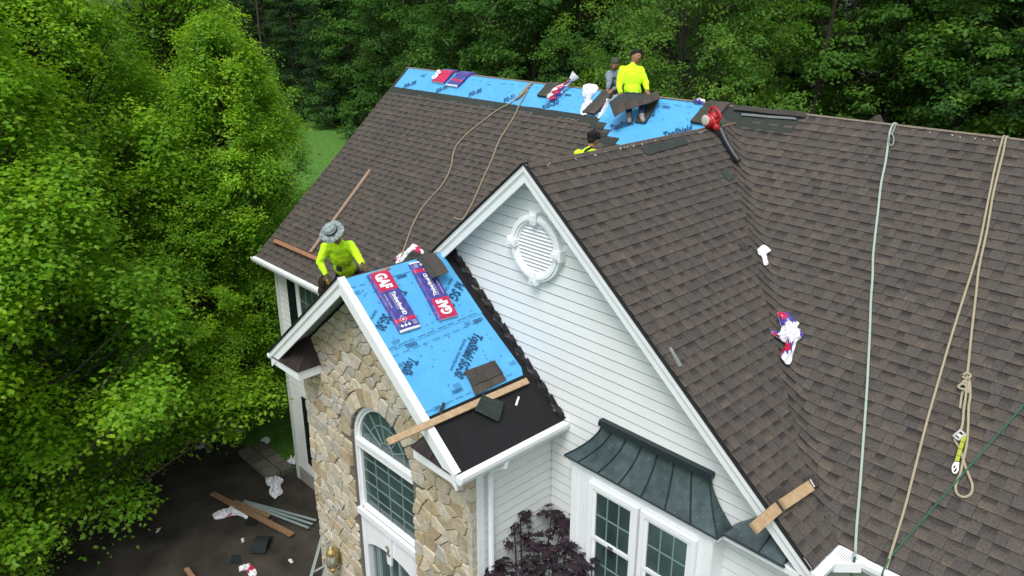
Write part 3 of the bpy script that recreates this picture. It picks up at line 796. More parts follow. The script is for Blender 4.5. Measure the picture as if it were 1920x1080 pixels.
cells.sort(key=lambda c: -c[0]); cnt = 0; rest = MB()
for cz, poly in cells:
    col = jit(STC[rnd.randrange(len(STC))], .13); dep = rnd.uniform(.022, .042)
    if cnt < 298:
        s_ = MB()
        if stone(poly, dep, col, s_): s_.build('stone', M_STONE, sw); cnt += 1
    else: stone(poly, dep, col, rest)
if rest.f: tag(rest.build('lower_stones', M_STONE, sw), kind='stuff')
q_ = MB(); z = .2        # corner stones turning round the right corner
while z < ZSE-.25:
    h_ = rnd.uniform(.16, .34); c0 = XRr+.002
    q = [(yf-.035, z+.008), (yf+rnd.uniform(.12, .155), z+.008), (yf+.15, z+h_-.008), (yf-.04, z+h_-.01)]
    s_ = MB(); s_.prism([(c0-.06, a, b_) for a, b_ in q], [(c0+rnd.uniform(.02, .035), a, b_) for a, b_ in q], jit(STC[rnd.randrange(len(STC))], .1)); s_.build('corner_stone', M_STONE, sw)
    z += h_
# frieze between soffit and stone at right/left side walls of the bump
w = MB(); w.aabb((XL+.02, -YST+.16, 0), (XL+.1, -D+.3, ZSE), SID); part('entry_left_wall', w, M_SIDING)
# ---- arched window

def ring(mb, r0, r1, y0, y1, a0=0, a1=math.pi, n=24, cx=WX, cz=WSP):
    for i in range(n):
        s0, s1 = a0+(a1-a0)*i/n, a0+(a1-a0)*(i+1)/n
        q = [(cx+math.cos(s)*r, cz+math.sin(s)*r) for s, r in ((s0, r0), (s0, r1), (s1, r1), (s1, r0))]
        mb.prism([(x, y1, z) for x, z in q], [(x, y0, z) for x, z in q], base=True)
yw0 = yf+.07
f = MB()
ring(f, WR-.055, WR-.002, yf+.045, yf+.16); ring(f, WR-.10, WR-.056, yf+.075, yf+.16)
WB = 3.72
for sg in (-1, 1):
    f.aabb((WX+sg*(WR-.055), yf+.045, 1.0), (WX+sg*(WR-.002), yf+.16, WSP)); f.aabb((WX+sg*(WR-.10), yf+.075, WB), (WX+sg*(WR-.056), yf+.16, WSP))
f.aabb((WX-WR+.056, yf+.03, WSP-.13), (WX+WR-.056, yf+.16, WSP-.0)); f.aabb((WX-WR+.056, yf+.015, WSP-.03), (WX+WR-.056, yf+.029, WSP+.01))
f.aabb((WX-WR+.101, yf+.06, WB-.02), (WX+WR-.101, yf+.16, WB+.05)); f.aabb((WX-WR-.01, yf-.01, WB-.13), (WX+WR+.01, yf+.05, WB-.021))
wf = part('arched_window', f, M_TRIM)
gl = MB(); R_ = WR-.10
gl.prism([(WX-R_, yf+.13, WB+.05), (WX+R_, yf+.13, WB+.05), (WX+R_, yf+.13, WSP-.13), (WX-R_, yf+.13, WSP-.13)], [(WX-R_, yf+.12, WB+.05), (WX+R_, yf+.12, WB+.05), (WX+R_, yf+.12, WSP-.13), (WX-R_, yf+.12, WSP-.13)])
gl.build('pane', M_GLASS, wf)
gl = MB(); q = [(WX+math.cos(math.pi*i/24)*R_, WSP+math.sin(math.pi*i/24)*R_) for i in range(25)]
gl.prism([(x, yf+.13, z) for x, z in q], [(x, yf+.12, z) for x, z in q]); gl.build('pane', M_GLASS, wf)
mu = MB(); yy = yf+.108; mw = .0075
nc, nr = 4, 5
for i in range(1, nc):
    x = WX-R_+2*R_*i/nc; mu.aabb((x-mw, yy, WB+.05), (x+mw, yf+.125, WSP-.13))
for j in range(1, nr):
    z = WB+.05+(WSP-.18-WB)*j/nr; mu.aabb((WX-R_, yy+.001, z-mw), (WX+R_, yf+.125, z+mw))
for rr in (.22*WR, .58*WR): ring(mu, rr-mw, rr+mw, yy, yf+.125, n=20)
for k in range(1, 7):
    a = math.pi*k/7; mu.bar((WX+math.cos(a)*.22*WR, yy+.01, WSP+math.sin(a)*.22*WR), (WX+math.cos(a)*R_, yy+.01, WSP+math.sin(a)*R_), .015, .02, (0, 1, 0))
mu.build('muntins', M_MUNTIN, wf)
# panel with the house number, door head below
d_ = MB(); ZP0, ZP1 = 3.06, WB-.13
px0, px1 = WX-WR+.056, WX+WR-.056
n_ = 20
def headz(x): t = (x-WX)/(px1-WX); return 2.86+.30*(1-t*t)**.5 if abs(t) < .93 else 2.86+.30*(1-.93**2)**.5-.02
for i in range(n_):
    a, c = px0+.07+(px1-px0-.14)*i/n_, px0+.07+(px1-px0-.14)*(i+1)/n_
    q = [(a, headz(a)), (c, headz(c)), (c, ZP1), (a, ZP1)]; d_.prism([(x, yf+.14, z) for x, z in q], [(x, yf+.05, z) for x, z in q], base=True)
for sg in (-1, 1): d_.aabb((WX+sg*(WR-.056), yf+.05, .1), (WX+sg*(WR-.13), yf+.14, ZP1))
q = [(WX-.055, 2.99), (WX+.055, 2.99), (WX+.10, ZP1-.05), (WX-.10, ZP1-.05)]
d_.prism([(x, yf+.05, z) for x, z in q], [(x, yf+.015, z) for x, z in q])
ds = part('door_surround', d_, M_TRIM)
text('2', (WX-.045, yf+.010, 3.20), (WX+.045, yf+.010, 3.20), (0, -1, 0), size=.16, parent=ds, mt=mat('bronze', (.30, .26, .18), .4, metal=.5), name='house_number', extr=.02)
dr = MB(); dr.aabb((px0+.05, yf+.155, .05), (px1-.05, yf+.165, 3.2)); dd = part('front_door', dr, mat('door_glass', (.06, .095, .10), .25, 3, .2, spec=.5))
fr = MB()
for x, ww in ((-.62, .03), (-.50, .018), (-.44, .018), (-.13, .035), (.13, .035), (.44, .018), (.50, .018), (.62, .03)): fr.aabb((WX+x-ww/2, yf+.115, .05), (WX+x+ww/2, yf+.154, 3.15))
for z in (.9, 1.6): fr.aabb((px0+.05, yf+.12, z-.03), (px1-.05, yf+.153, z+.03))
fr.build('door_frame', mat('door_paint', (.33, .40, .40), .5), dd)
# ---- small copper returns on the entry gable
def ret(x0, x1, xt, side):
    b_ = MB(); z0 = ZSE+.0
    b_.aabb((x0, -YS-.02, z0-.17), (x1, -YST+.02, z0-.01)); rr = part('gable_return', b_, M_TRIM)
    b_ = MB(); y0, y1 = -YS-.035, -YST-.03; za, zt = z0-.005, z0+.44
    xin = x1+.02 if side < 0 else x0-.02; xo = x0 if side < 0 else x1
    zt = min(zt, ZS-MS*abs(xt-XS)-.10); A = (xo, y0, za-.03); B = (xin, y0, za); C = (xin, y1, za); T = (xt, y1, zt); O = (xo, y1, za-.02)
    b_.face([A, B, T, O]); b_.face([B, C, T]); b_.face([A, B, C, (xo, y1, za)][::-1])
    o_ = b_.build('copper_hip', M_DKCOPPER, rr)
    se = MB(); up = Vector((0, -.5, 1))
    se.tube([B, T], .011); se.tube([(B[0]*.55+A[0]*.45, y0, za+.005), (xt*.9+xo*.1, y1, zt-.04)], .009); se.tube([A, B, C], .010)
    se.build('seam', M_DKCOPPER, rr)
ret(XSL+.02, 6.08, 5.80, -1); ret(9.07, XSR-.01, 9.33, 1)
b_ = MB(); b_.ell((XSL-.06, -YS+.02, ZSE-.05), (.06, .08, .07)); part('gutter_end', b_, M_TRIM)
# recessed light hole in the entry soffit
sx_ = 6.72; zz = ZS-MS*(XS-sx_)-.055*math.hypot(1, MS)
b_ = MB(); nd = Vector((-MS, 0, 1)).normalized(); e1, e2 = Vector((1, 0, MS)).normalized(), Vector((0, 1, 0)); c = Vector((sx_, -YS+.17, zz-.018))
for i in range(16):
    a0, a1 = 2*math.pi*i/16, 2*math.pi*(i+1)/16
    q = [c+(e1*math.cos(a)+e2*math.sin(a))*r_ for a, r_ in ((a0, .045), (a0, .07), (a1, .07), (a1, .045))]; b_.prism(q, [p-nd*.008 for p in q], (.6, .5, .42))
q = [c+(e1*math.cos(2*math.pi*i/16)+e2*math.sin(2*math.pi*i/16))*.044-nd*.001 for i in range(16)]; b_.face(q, (.20, .13, .09))
part('soffit_light', b_, M_PAINTMETAL)
# ---- left wing window with shutters
lz1 = ZE-.36; lz0 = 3.95; yl = -D+.30
def sash_window(name, x0, x1, z0, z1, y, cols, rows, mull=None, par=None):
    f = MB(); t_ = .05
    f.aabb((x0-.07, y-.045, z0-.07), (x0, y, z1+.07)); f.aabb((x1, y-.045, z0-.07), (x1+.07, y, z1+.07)); f.aabb((x0-.0, y-.045, z1), (x1, y, z1+.07)); f.aabb((x0, y-.045, z0-.07), (x1, y, z0))
    wo_ = part(name, f, M_TRIM); zmid = (z0+z1)/2
    for (a, c, yy) in ((z0, zmid-.0, y-.012), (zmid, z1, y-.030)):
        s = MB(); s.aabb((x0+.001, yy-.0, a), (x0+t_, yy+.025, c)); s.aabb((x1-t_, yy, a), (x1-.001, yy+.025, c)); s.aabb((x0+t_, yy+.001, a), (x1-t_, yy+.025, a+t_)); s.aabb((x0+t_, yy+.001, c-t_*.8), (x1-t_, yy+.025, c))
        s.build('sash', M_TRIM, wo_)
        p = MB(); p.aabb((x0+t_, yy+.016, a+t_), (x1-t_, yy+.022, c-t_*.8)); p.build('pane', M_GLASS, wo_)
        u = MB()
        for i in range(1, cols): x = x0+t_+(x1-x0-2*t_)*i/cols; u.aabb((x-.009, yy+.008, a+t_), (x+.009, yy+.017, c-t_*.8))
        for j in range(1, rows): z = a+t_+(c-a-1.8*t_)*j/rows; u.aabb((x0+t_, yy+.009, z-.009), (x1-t_, yy+.017, z+.009))
        u.build('muntins', M_MUNTIN, wo_)
        if c < z1: 
            l = MB(); l.aabb(((x0+x1)/2-.04, yy-.035, c+.004), ((x0+x1)/2+.04, yy-.01, c+.022)); l.build('sash_lock', M_DKCOPPER, wo_)
    return wo_
sash_window('window', 1.32, 2.25, lz0, lz1, yl-.016, 3, 2)
for x in (.85, 2.38):
    s = MB(); s.aabb((x, yl-.05, lz0-.05), (x+.36, yl-.016, lz1+.05)); 
    for i in range(26): z = lz0+(lz1-lz0)*i/26; s.box((x+.18, yl-.055, z+.03), (.14, .012, .004), (Vector((1, 0, 0)), Vector((0, 1, -.6)), Vector((0, .6, 1))))
    part('shutter', s, M_SHUTTER)
for x in (.9, ):
    s = MB(); s.aabb((x+.05, yl-.05, .75), (x+.41, yl-.016, 2.6)); part('shutter', s, M_SHUTTER)
sash_window('window', 1.42, 2.3, .8, 2.55, yl-.016, 3, 2)
# ---- downspout at the entry corner
dn = MB(); cx_, cy_ = XB+.085, -YST+.26
dn.tube([(XSR+.06, -YST+.36, ZSE-.10), (XSR+.055, -YST+.34, ZSE-.2), (cx_+.04, cy_, ZSE-.30), (cx_, cy_, ZSE-.40), (cx_, cy_, .2)], .043, 8)
part('downspout', dn, M_TRIM)
# ---- round louvred vent
vt = MB(); VC = (9.43, 8.46); yv = -YW-.014
def vring(mb, r0, r1, y0, y1, n=40): ring(mb, r0, r1, y0, y1, 0, 2*math.pi, n, VC[0], VC[1])
vring(vt, .355, .46, yv-.075, yv+.02); vring(vt, .385, .425, yv-.095, yv-.0749); vring(vt, .33, .355, yv-.05, yv+.02)
vv_ = part('round_vent', vt, M_TRIM)
q = [(VC[0]+math.cos(2*math.pi*i/32)*.35, VC[1]+math.sin(2*math.pi*i/32)*.35) for i in range(32)]
p_ = MB(); p_.prism([(x, yv+.02, z) for x, z in q], [(x, yv-.004, z) for x, z in q]); p_.build('backing', mat('vent_back', (.30, .32, .33), .8), vv_)
for i in range(13):
    z = VC[1]-.30+.05*i; hw = math.sqrt(max(.0, .337**2-(z-VC[1])**2))
    l = MB(); l.box((VC[0], yv-.027, z), (hw, .024, .005), (Vector((1, 0, 0)), Vector((0, 1, .75)), Vector((0, -.75, 1)))); l.build('louvre', M_TRIM, vv_)
for k in range(4):
    a = math.pi*k/2; e, t_ = Vector((math.cos(a), 0, math.sin(a))), Vector((-math.sin(a), 0, math.cos(a))); c = Vector((VC[0], yv, VC[1]))
    q = [c+e*.335-t_*.045, c+e*.335+t_*.045, c+e*.50+t_*.072, c+e*.50-t_*.072]
    l = MB(); q = q if (q[1]-q[0]).cross(q[2]-q[0]).y < 0 else q[::-1]
    l.prism([Vector((p.x, yv+.01, p.z)) for p in q], [Vector((p.x, yv-.115, p.z)) for p in q])
    cc_ = sum(q, Vector())/4; l.prism([Vector((cc_.x+(p.x-cc_.x)*.62, yv-.1151, cc_.z+(p.z-cc_.z)*.62)) for p in q], [Vector((cc_.x+(p.x-cc_.x)*.5, yv-.128, cc_.z+(p.z-cc_.z)*.5)) for p in q])
    l.build('keystone', M_TRIM, vv_)
# ---- bay window with flared copper roof
BX0, BX1, BT0, BT1, BZ, BZT = 10.285, 12.68, 10.69, 12.335, 5.795, 6.355
BY = -YW-.335
bay = MB()
bay.aabb((BX0+.10, BY+.06, .6), (BX1-.08, -YW+.05, BZ-.02))
byf = BY+.06
bw = part('bay_wall', bay, M_TRIM)
t = MB()
t.aabb((BX0+.03, BY+.015, BZ-.055), (BX1-.0, -YW-.02, BZ-.012)); t.aabb((BX0+.07, BY+.035, BZ-.10), (BX1-.05, -YW-.02, BZ-.056))
t.aabb((BX0+.095, byf-.012, .6), (BX0+.20, byf, BZ-.101)); t.aabb((BX1-.18, byf-.012, .6), (BX1-.085, byf, BZ-.101))
for i in range(5): x = BX0+.24+i*.045; t.aabb((x, byf-.007, .6), (x+.038, byf, BZ-.101))
t.build('bay_trim', M_TRIM, bw)
NP_ = 7; K = 10
def bp(side, s, t_):     # s across 0..1, t down 0..1
    g = t_**1.75
    xa = BT0+(BT1-BT0)*s; xb = (BX0+(BX1-BX0)*s)
    return Vector((xa+(xb-xa)*g, -YW-.045+(BY+YW+.045)*g, BZT-(BZT-BZ)*(t_*.9+.1*t_)))
cs = [0, .1, .245, .39, .54, .69, .845, 1]
for i in range(7):
    mb = MB(); s0, s1 = cs[i], cs[i+1]
    # seams are straight in plan at the top: the end panels take the flare
    for j in range(K):
        b0 = len(mb.v)
        if j == 0: mb.v += [tuple(bp(0, s0, 0)), tuple(bp(0, s1, 0))]; b0 += 2
        mb.v += [tuple(bp(0, s0, (j+1)/K)), tuple(bp(0, s1, (j+1)/K))]
        mb.f.append((b0, b0+1, b0-1, b0-2)); mb.c.append([(1, 1, 1)]*4); mb.m.append(0)
    mb.build('copper_panel', M_COPPER, bw, True)
for sg, s in ((-1, 0), (1, 1)):
    mb = MB()
    for j in range(K):
        a, c = bp(0, s, j/K), bp(0, s, (j+1)/K); q = [a, c, Vector((c.x, -YW-.03, c.z)), Vector((a.x, -YW-.03, a.z))]
        mb.prism(q if sg > 0 else q[::-1], [p+Vector((.004*sg, 0, .002)) for p in (q if sg > 0 else q[::-1])])
    mb.build('copper_panel', M_COPPER, bw)
for i, s in enumerate(cs):
    mb = MB(); mb.tube([bp(0, s, j/K)+Vector((0, -.006, .006)) for j in range(K+1)], .0105, 5); mb.build('seam', mat('copper_seam', (.018, .028, .033), .5), bw)
mb = MB(); mb.aabb((BT0-.03, -YW-.10, BZT-.03), (BT1+.04, -YW-.016, BZT+.045)); mb.aabb((BT0-.03, -YW-.115, BZT-.035), (BT1+.04, -YW-.1001, BZT+.02))
mb.tube([(BX0, BY-.005, BZ-.004), (BX1, BY-.005, BZ-.004), (BX1+.004, -YW-.02, BZ-.004)], .012, 6)
mb.build('copper_cap', MATS['copper_seam'], bw)
sash_window('window', 10.80, 11.47, 3.95, 5.52, byf-.013, 3, 2); sash_window('window', 11.65, 12.33, 3.95, 5.52, byf-.013, 3, 2)
# gable return pent roof at the right end
b_ = MB(); b_.aabb((12.705, -YG-.03, ZE-.19), (XCR-.05, -YW-.02, ZE-.115)); rr = part('gable_return', b_, M_TRIM)
b_ = MB(); y0, y1 = -YG-.05, -YW-.02; A, B = Vector((12.70, y0, ZE-.11)), Vector((13.45, y0, ZE-.11)); C, Dd = Vector((13.40, y1, ZE+.10)), Vector((12.98, y1, ZE+.16)); E_ = Vector((12.70, y1, ZE-.10))
b_.face([A, B, C, Dd]); b_.face([A, Dd, E_]); b_.face([B, (13.45, y1, ZE-.1), C]); b_.build('copper_hip', M_COPPER, rr)
b_ = MB(); b_.tube([A, B, (13.47, y0, ZE-.10)], .014); b_.tube([Vector((13.15, y0, ZE-.105)), (Dd+C)/2], .009); b_.build('seam', MATS['copper_seam'], rr)
b_ = MB(); b_.aabb((12.70, -YW-.10, .5), (XCR-.24, -YW-.016, .52)); 
# rear dormer peak showing above the ridge
dmp = MB(); c = Vector((9.9, 1.2, ZR+.0))
pk = atY(1641, 217, 1.6)
dmp.prism([(pk.x-.42, 1.55, pk.z-.45), (pk.x+.30, 1.55, pk.z-.45), (pk.x, 1.55, pk.z)], [(pk.x-.42, 1.8, pk.z-.45), (pk.x+.30, 1.8, pk.z-.45), (pk.x, 1.8, pk.z)], base=True)
part('rear_dormer', dmp, MATS['old_shingle'])
# lantern on the stone
lan = thing('wall_lantern', 'polished brass lantern mounted on the stone wall beside the entry door', 'lantern')
L0 = atY(622, 1046, yf-.20); L0.z -= .06
BR = (.55, .42, .16)
bm_ = MB(); bm_.tube([L0+Vector((0, 0, .30)), L0+Vector((0, 0, .27)), L0+Vector((0, 0, .22)), L0+Vector((0, 0, .15)), L0+Vector((0, 0, .14))], [.01, .02, .065, .10, .085], 12, BR)
bm_.build('cap', M_METAL, lan, True)
bm_ = MB()
for i in range(6):
    a = i*math.pi/3; e = Vector((math.cos(a), math.sin(a), 0)); bm_.tube([L0+e*.085+Vector((0, 0, .15)), L0+e*.092, L0+e*.08+Vector((0, 0, -.15))], .008, 5, BR)
bm_.tube([L0+Vector((0, 0, -.14)), L0+Vector((0, 0, -.17)), L0+Vector((0, 0, -.22)), L0+Vector((0, 0, -.27))], [.085, .075, .03, .008], 12, BR); bm_.build('cage', M_METAL, lan, True)
bm_ = MB(); bm_.tube([L0+Vector((0, 0, -.13)), L0+Vector((0, 0, .14))], .066, 10, (.35, .38, .34)); bm_.tube([L0+Vector((0, 0, -.1)), L0+Vector((0, 0, .02))], .015, 6, (.8, .8, .75)); bm_.build('glass', M_PAINTMETAL, lan, True)
bm_ = MB(); bm_.tube([L0+Vector((0, .2, .05)), L0+Vector((0, .12, .20)), L0+Vector((0, .05, .26)), L0+Vector((0, 0, .28))], .012, 6, BR); bm_.box(L0+Vector((0, .17, -.02)), (.055, .012, .13), col=BR)
bm_.build('bracket', M_METAL, lan); settle(lan)
# ================================================================== LOOSE THINGS ON THE ROOFS
def frame_of(P0, P1, P3):     # origin, length axis, width axis, normal
    d = P1-P0; wv = P3-P0; n = d.cross(wv).normalized(); 
    if n.z < 0: n = -n
    return P0, d, wv, n
M_RED, M_PURP, M_WHT = (.50, .018, .075), (.062, .058, .27), (.72, .73, .76)
def bundle(name, label, fn, wd, length, th, flip=False, front=1.0, txt=True, group=None, nrm=None):
    """fn(t, w, h): t along the length 0..1, w across 0..1 -> point"""
    root = thing(name, label, 'shingle bundle', group); mb = MB(); N, Wn = 36, 10
    def col(t, w):
        if flip: t = 1-t
        if t < .345 and .06 < w < .98: return M_RED
        if t > .985 or t < .012: return M_WHT
        if w > .985 or (w < .02): return M_PURP
        if .80 < t < .865: return M_RED
        return tuple(x*(1+.2*math.sin(t*37+w*11)) for x in M_PURP)
    def H(t, w):
        e = min(t, 1-t)*length; f = min(w, 1-w)*wd
        return th*(1-.28*math.exp(-e/.03)-.22*math.exp(-f/.018))+.005*noise.noise(Vector((t*9, w*4, len(label))))+.003*noise.noise(Vector((t*31, w*9, 2)))
    for i in range(N):
        for j in range(Wn):
            t0, t1, w0, w1 = i/N, (i+1)/N, j/Wn, (j+1)/Wn
            mb.face([fn(t0, w0, H(t0, w0)), fn(t1, w0, H(t1, w0)), fn(t1, w1, H(t1, w1)), fn(t0, w1, H(t0, w1))], col((t0+t1)/2, (w0+w1)/2))
    for i in range(N):
        t0, t1 = i/N, (i+1)/N
        for w in (0, 1): mb.face([fn(t0, w, .003), fn(t1, w, .003), fn(t1, w, H(t1, w)), fn(t0, w, H(t0, w))], M_RED if (i % 9 == 4) else M_PURP)
    for j in range(Wn):
        w0, w1 = j/Wn, (j+1)/Wn
        for t in (0, 1): mb.face([fn(t, w0, .003), fn(t, w1, .003), fn(t, w1, H(t, w1)), fn(t, w0, H(t, w0))], M_WHT)
    me = mb.mesh('wrapper', M_PLASTIC); bm = bmesh.new(); bm.from_mesh(me); bmesh.ops.remove_doubles(bm, verts=bm.verts, dist=.0004); bmesh.ops.recalc_face_normals(bm, faces=bm.faces); bm.to_mesh(me); bm.free()
    link('wrapper', me, root)
    wm = mat('print_white', (.78, .79, .82), .4)
    if txt:
        hh = th*1.0+.007
        def line(s, ta, tb, w, size, mt, h=hh, bold=.0, nm='printed_text'):
            if flip: ta, tb, w = 1-ta, 1-tb, 1-w
            a, b_ = fn(ta, w, h), fn(tb, w, h); n = (fn(ta+.01, w, h)-fn(ta, w, h)).cross(fn(ta, w+.01, h)-fn(ta, w, h)).normalized()
            if n.z < 0: n = -n
            return text(s, a, b_, n, size=size, parent=root, mt=mt, bold=bold, name=nm)
        line('GAF', .045, .30, .24, wd*.50, wm, bold=.05)
        if front > .8:
            line('TimberlineHD', .37, .77, .50, wd*.19, wm, bold=.035)
            line('SHINGLES  LIFETIME', .38, .62, .16, wd*.06, wm); line('HIGH DEFINITION', .38, .66, .40, wd*.05, wm)
            g_ = MB()
            def dia(tc, wc, r, thick=None, mi=(.75, .76, .8)):
                if flip: tc, wc = 1-tc, 1-wc
                P = lambda a, b_: fn(tc+a/length, wc+b_/wd, hh)
                if thick:
                    for k in range(4):
                        a0, a1 = math.pi/2*k, math.pi/2*(k+1)
                        q = [P(math.cos(a)*rr, math.sin(a)*rr) for a, rr in ((a0, r), (a0, r-thick), (a1, r-thick), (a1, r))]; g_.face(q, mi)
                else: g_.face([P(math.cos(math.pi/2*k)*r, math.sin(math.pi/2*k)*r) for k in range(4)], mi)
            dia(.83, .38, .062, .008); dia(.83, .38, .020)
            for k in range(3): dia(.925, .18+.17*k, .026)
            for k in range(6): 
                t_ = .885+.012*k; tt = 1-t_ if flip else t_; ww = .80 if not flip else .20
                a, b_ = fn(tt, ww-.1, hh), fn(tt, ww+.1, hh); g_.bar(a, b_, .004, .0008, NS, (.6, .62, .7))
            g_.build('printed_marks', M_PAINTMETAL, root)
    return settle(root)
def plane_fn(p0, p1, p2, wd, Sn):      # sight lines: start-left, end-left ; start-right
    A, B, C = Sn(*p0), Sn(*p1), Sn(*p2); d, wv = B-A, C-A; n = d.cross(wv).normalized()
    if n.z < 0: n = -n
    wv = (wv-d.normalized()*wv.dot(d.normalized())).normalized()*wd
    return (lambda t, w, h: A+d*t+wv*w+n*(h+.02)), d.length
f1, L_ = plane_fn((686, 520), (748, 628), (739, 509), .34, onS)
bundle('shingle_bundle', 'wrapped shingle bundle with its red end towards the entry ridge', f1, .34, L_, .060)
f2, L_ = plane_fn((764, 498), (820, 604), (806, 487), .33, onS)
bundle('shingle_bundle', 'wrapped shingle bundle with its red end down the slope, under a bent shingle', f2, .33, L_, .060, flip=True)
def drape(u, s, h):
    r = .16
    if s > r: return SM.P(u, LM-s, h)
    nb, eb = Vector((0, MM, 1)).normalized(), Vector((0, 1, -MM)).normalized()
    apex = Vector((u, 0, ZR))
    if s < -r: return apex+eb*(-s)+nb*h
    k = (s+r)/(2*r); a = apex+eb*r; c = SM.P(u, LM-r, 0)
    p = a*(1-k)**2+(apex+Vector((0, 0, .03)))*(2*k*(1-k))+c*k*k; n = (nb*(1-k)+NM*k).normalized(); return p+n*(h+.01)
def drape_fn(pl, pr, length, sk):    # lower-left, lower-right sight lines on the main roof; sk = sideways lean upslope
    A, B = onM(*pl), onM(*pr); s0 = -(A.y)*math.hypot(1, MM); wd = abs(B.x-A.x)
    return (lambda t, w, h: drape(A.x+wd*w+sk*t, s0-length*t, h+.012)), wd
f3, wd = drape_fn((811, 156), (833, 160), .98, .15)
bundle('shingle_bundle', 'wrapped bundle folded over the far ridge, red end showing', f3, .33, .98, .075, front=.4)
f4, wd = drape_fn((838, 163), (858, 167), .98, .30)
bundle('shingle_bundle', 'blue wrapped bundle folded over the far ridge beside the red-ended one', f4, .33, .98, .075, flip=True, front=.4, txt=False)
def slab_thing(name, label, cat, fn, wd, length, th, cols, n=14, m=3, group=None, mt=None):
    mb = MB()
    for i in range(n):
        for j in range(m):
            t0, t1, w0, w1 = i/n, (i+1)/n, j/m, (j+1)/m; k = cols((t0+t1)/2, (w0+w1)/2)
            q = [(t0, w0), (t1, w0), (t1, w1), (t0, w1)]; mb.prism([fn(a, b_, 0) for a, b_ in q], [fn(a, b_, th) for a, b_ in q], k, base=True)
    o = mb.build(name, mt or M_SHINGLE); return tag(o, label, cat, group)
def shcol(t, w):
    if w > .55: return jit(GD, .05)
    return jit((.060, .052, .046) if int(t*7) % 2 else (.045, .042, .040), .06)
def shcol2(t, w): return jit((.060, .062, .054) if w < .5 else (.085, .075, .064), .08)
# bent shingle draped on the near ridge of the entry roof
A, B, C = onS(783, 492, .02), onS(806, 529, .10), onS(815, 481, .02)
d_, wv_ = (B-A), (C-A)
slab_thing('bent_shingle', 'loose shingle draped from the entry ridge across the wrapped bundle', 'shingle',
           lambda t, w, h: A-d_.normalized()*.10+(d_*1.22)*t+wv_*w+NS*(h+.055*math.sin(min(1, t*1.5)*math.pi*.5)+.02-.25*max(0, .16-t)), .33, .9, .012, lambda t, w: jit((.055, .058, .052) if w < .5 else (.075, .066, .058), .06))
loose_strip('loose_shingle', 'upper loose shingle lying on the lower blue underlayment', 'shingle', [(870, 697), (927, 676), (943, 700), (886, 724)], onS, col=(.062, .056, .050), curl=.006, h=.035)
loose_strip('loose_shingle', 'lower loose shingle half covered by the one above on the blue sheet', 'shingle', [(879, 712), (937, 692), (949, 712), (891, 742)], onS, col=(.075, .064, .054), h=.024)
loose_strip('shingle_offcut', 'green grey shingle offcut on the black felt below the plank', 'shingle', [(889, 769), (905, 738), (944, 754), (934, 791)], onS, curl=.03, h=.05, col=(.033, .042, .040))
loose_strip('shingle_scrap', 'narrow dark scrap on the lower left corner of the blue sheet', 'shingle', [(822, 776), (830, 754), (835, 757), (828, 777)], onS, h=.03, col=(.04, .042, .042))
loose_strip('paper_scrap', 'white sliver lying on the black felt', 'scrap', [(965, 760), (971, 743), (974, 745), (969, 761)], onS, h=.01, col=(.7, .7, .66), mt=M_PAINTMETAL)
loose_strip('wood_splinter', 'thin wood splinter on the entry ridge beside the bundle', 'splinter', [(694, 513), (730, 500), (732, 503), (696, 517)], onS, h=.03, col=(.30, .20, .12), mt=M_WOOD)
loose_strip('ridge_cap_shingle', 'grey green shingle piece lying along the front gable ridge', 'shingle', [(1199, 277), (1284, 257), (1290, 270), (1214, 291)], onC, h=.03, col=(.045, .055, .05))
loose_strip('shingle_scrap', 'small green scrap near the top of the valley', 'shingle', [(1351, 322), (1362, 316), (1377, 333), (1366, 340)], onC, h=.03, col=(.05, .065, .055))
loose_strip('shingle_scrap', 'small green scrap halfway down the valley', 'shingle', [(1384, 458), (1392, 453), (1404, 466), (1396, 470)], onC, h=.03, col=(.05, .06, .055))
loose_strip('metal_strip', 'short metal strip lying near the right gable rake', 'metal strip', [(1254, 653), (1258, 651), (1279, 686), (1272, 689)], onC, h=.03, col=(.16, .18, .17), mt=M_PAINTMETAL)
loose_strip('cap_strip', 'long shingle cap strip lying along the main ridge right of the bundles', 'shingle', [(1375, 197), (1512, 211), (1510, 220), (1376, 206)], onM, h=.05, col=(.058, .056, .050))
loose_strip('cap_strip', 'thin pale strip just below the long cap strip', 'shingle', [(1390, 213), (1493, 221), (1493, 225), (1391, 217)], onM, h=.03, col=(.16, .18, .18))
for i, (lab, pts) in enumerate((('open stack of bare shingles under a twisted wrapper near the middle of the far ridge', ((1009, 182), (1032, 189), .75, .12)), ('bare shingle stack in torn white wrapper next to the seated worker', ((1094, 214), (1116, 219), .95, .22)), ('bare shingle stack over the ridge behind the red blower', ((1296, 232), (1334, 240), 1.0, .16)))):
    fn_, wd = drape_fn(pts[0], pts[1], pts[2], pts[3])
    slab_thing('shingle_stack', lab, 'shingle stack', fn_, .33, pts[2], .055, shcol2, 18, 4)
